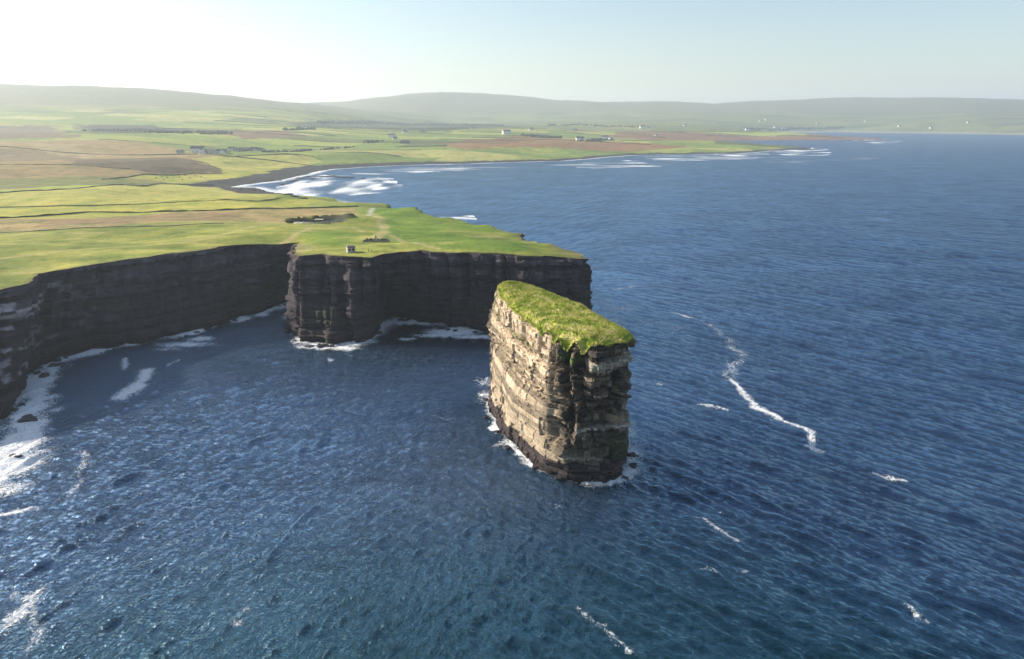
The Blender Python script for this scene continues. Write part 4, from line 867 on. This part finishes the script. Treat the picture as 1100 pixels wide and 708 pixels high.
# ------------------------------------------------------------------ cattle in the field behind the beach
def make_cow():
    x = 0; t = thing('cow', 'dark cow grazing in the pale green field left of the beach', 'cow', (0, 0, 0), 0, 'cattle in the pale field left of the beach')
    J = [((-.8, 0, 1.15), .34), ((-.2, 0, 1.1), .42), ((.5, 0, 1.15), .40), ((.95, 0, 1.25), .22), ((1.3, 0, .95), .14), ((1.5, 0, .6), .13), ((1.62, 0, .38), .09),
         ((-.85, .2, .75), .14), ((-.98, .2, .45), .07), ((-.9, .2, .05), .06), ((-.85, -.2, .75), .14), ((-.7, -.2, .42), .07), ((-.75, -.2, .05), .06),
         ((.6, .2, .7), .11), ((.62, .2, .38), .06), ((.6, .2, .05), .06), ((.6, -.2, .7), .11), ((.72, -.2, .38), .06), ((.68, -.2, .05), .06), ((-1.15, 0, 1.25), .05), ((-1.22, 0, .7), .03)]
    Ed = [(0, 1), (1, 2), (2, 3), (3, 4), (4, 5), (5, 6), (0, 7), (7, 8), (8, 9), (0, 10), (10, 11), (11, 12), (2, 13), (13, 14), (14, 15), (2, 16), (16, 17), (17, 18), (0, 19), (19, 20)]
    me = bpy.data.meshes.new('body'); me.from_pydata([a for a, _ in J], Ed, []); me.materials.append(M_cow); o = link('body', me, t)
    o.modifiers.new('skin', 'SKIN')
    for v_, (_, r_) in zip(me.skin_vertices[0].data, J): v_.radius = (r_, r_)
    me.skin_vertices[0].data[1].use_root = True
    return t
cow = make_cow(); spots = [(168, 192), (174, 190.4), (180, 191.5), (187, 189.6), (193, 191), (199, 189.3), (204, 191.6), (210, 189.5), (216, 190.6), (176, 193.6), (196, 193.4), (221, 192.4)]
for i, (px, py) in enumerate(spots):
    c_ = cow
    if i:
        c_ = cow.copy(); COL.objects.link(c_)
        for ch in [o for o in bpy.data.objects if o.parent == cow]:
            d_ = ch.copy(); COL.objects.link(d_); d_.parent = c_
    c_.location = unl(px, py); c_.rotation_euler = (0, 0, rnd.uniform(0, 6.28)); c_.scale = (1.15,)*3

# ------------------------------------------------------------------ shore rocks
def rock(x, y, z, sx, sy, h, label, group, mat, name='shore_rock'):
    bm = bmesh.new(); bmesh.ops.create_icosphere(bm, subdivisions=3, radius=1)
    sd_ = rnd.randint(0, 999)
    co = np.array([v_.co[:] for v_ in bm.verts]); k_ = 1+.3*vnoise(co[:, 0]*2+sd_, co[:, 1]*2+co[:, 2], sd_)+.15*vnoise(co[:, 0]*5+sd_, co[:, 1]*5+co[:, 2]*3, sd_)
    for v_, q in zip(bm.verts, k_): zc = max(-.6, min(.7, v_.co.z)); v_.co = Vector((v_.co.x*q*sx, v_.co.y*q*sy, zc*q*h))
    o = bm_obj(name, bm, mat, None, False, loc=(x, y, z), label=label, category='rock'); o['group'] = group; o.rotation_euler = (0, 0, rnd.uniform(-.4, .4))
for px, py, w_ in [(322, 191.5, 9), (330, 190, 7), (340, 189.5, 12), (348, 189.8, 10), (357, 189.5, 9), (313, 195, 8), (306, 198, 7), (366, 190.4, 10), (376, 190.8, 8), (335, 192, 5), (319, 194, 6), (390, 192, 6)]:
    x, y = un(px, py); rock(x, y, .2, w_, w_*.8, 1.5, 'dark wet rock in the white surf by the black beach', 'dark rocks in the surf by the black beach', M_wetrock)
for px, py, w_ in [(268, 204.3, 4), (274, 204.8, 3), (281, 205, 4), (287, 205.6, 3), (293, 206.5, 5), (300, 207.5, 6), (308, 209, 7), (316, 211, 6), (258, 203.6, 3), (325, 213, 6)]:
    x, y, z = unl(px, py); rock(x, y, max(z, .2), w_, w_*.7, 1.6, 'dark boulder along the near edge of the beach below the bright fields', 'boulders at the near edge of the beach', M_wetrock)
for px, py, w_ in [(842, 159.5, 22), (850, 160.3, 26), (858, 160.8, 18), (832, 160.2, 20), (868, 161.2, 12), (922, 151, 22), (936, 151.4, 20), (950, 151.6, 14), (944, 150.6, 16)]:
    x, y = un(px, py); rock(x, y, .3, w_*1.6, w_, 2.4, 'dark reef rock off the tip of a far low point', 'reef rocks off the far points', M_wetrock, 'reef_rock')
for px, py, w_ in [(333, 372.5, 2.6), (352, 377, 2), (441, 366.5, 1.8), (508, 366, 2.2), (60, 392, 3), (30, 450, 3.2), (18, 490, 2.5)]:
    x, y = un(px, py); rock(x, y, 0, w_, w_*.8, .8, 'black wet rock awash in foam at the foot of the cliffs', 'wet rocks at the foot of the cliffs', M_wetrock, 'cliff_foot_rock')

# boulders at the cliff foot
_cand = [i for i in range(0, len(R), 3) if RS[i] > 262 and R[i, 4] < 400 and R[i, 0] < 40]
for i in rnd.sample(_cand, 62):
    o_ = rnd.uniform(.5, 4.5); w_ = rnd.uniform(.8, 2.4)
    rock(R[i, 3]+NB[i, 0]*o_, R[i, 4]+NB[i, 1]*o_, 0, w_, w_*rnd.uniform(.6, 1), w_*.7, 'black wet boulder lying at the waterline under the mainland cliffs', 'boulders under the mainland cliffs', M_wetrock, 'boulder')
for x, y in [(-10, 243), (-9.5, 226), (-5, 214), (-1.5, 202), (7, 189), (14, 182.5), (33.5, 182), (37.5, 190), (38.5, 197)]:
    w_ = rnd.uniform(.8, 1.7); rock(x, y, 0, w_, w_*.8, w_*.6, 'black wet boulder at the waterline against the sea stack', 'boulders against the foot of the sea stack', M_wetrock, 'boulder')
# ------------------------------------------------------------------ air
bm = bmesh.new(); box(bm, -19000, 19000, -2500, 16800, -9, 640)
m, nt, b = newmat('haze_air'); nt.nodes.remove(b); vol = nt.nodes.new('ShaderNodeVolumePrincipled')
vol.inputs['Color'].default_value = (.78, .89, 1, 1); vol.inputs['Density'].default_value = HAZE = .88e-4; vol.inputs['Anisotropy'].default_value = .33
L(nt, vol.outputs[0], nt.nodes['Material Output'].inputs['Volume'])
bm_obj('haze', bm, m, None, kind='stuff')

# ------------------------------------------------------------------ sky, sun, camera
SUN_AZ, SUN_EL = math.radians(-72), math.radians(26)
w = bpy.data.worlds.new('World'); S.world = w; w.use_nodes = True; nt = w.node_tree
sky = nt.nodes.new('ShaderNodeTexSky'); sky.sky_type = 'NISHITA'; sky.sun_disc = False; sky.sun_elevation = SUN_EL; sky.sun_rotation = SUN_AZ
sky.altitude = 100; sky.air_density = 1.1; sky.dust_density = 1.0; sky.ozone_density = 1.3
L(nt, sky.outputs[0], nt.nodes['Background'].inputs[0]); nt.nodes['Background'].inputs[1].default_value = .084
ld = bpy.data.lights.new('sun', 'SUN'); ld.energy = 4.6; ld.angle = math.radians(.6); ld.color = (1, .89, .74)
lo = bpy.data.objects.new('sun', ld); COL.objects.link(lo)
sd_ = Vector((math.sin(SUN_AZ)*math.cos(SUN_EL), math.cos(SUN_AZ)*math.cos(SUN_EL), math.sin(SUN_EL)))
lo.rotation_euler = sd_.to_track_quat('Z', 'Y').to_euler(); lo.location = sd_*300+Vector((0, 0, 100))
cd = bpy.data.cameras.new('camera'); cam = bpy.data.objects.new('camera', cd); COL.objects.link(cam)
cam.location = (0, 0, CH); cam.rotation_euler = (math.pi/2-PITCH, 0, 0); cd.sensor_width = 36; cd.lens = 36*733/1100; cd.clip_start = 1; cd.clip_end = 60000
S.camera = cam
S.view_settings.view_transform = 'Standard'; S.view_settings.look = 'None'; S.view_settings.exposure = 1.0; S.view_settings.gamma = 1
S.cycles.use_denoising = True; S.cycles.max_bounces = 6; S.cycles.volume_bounces = 1; S.cycles.sample_clamp_direct = 6
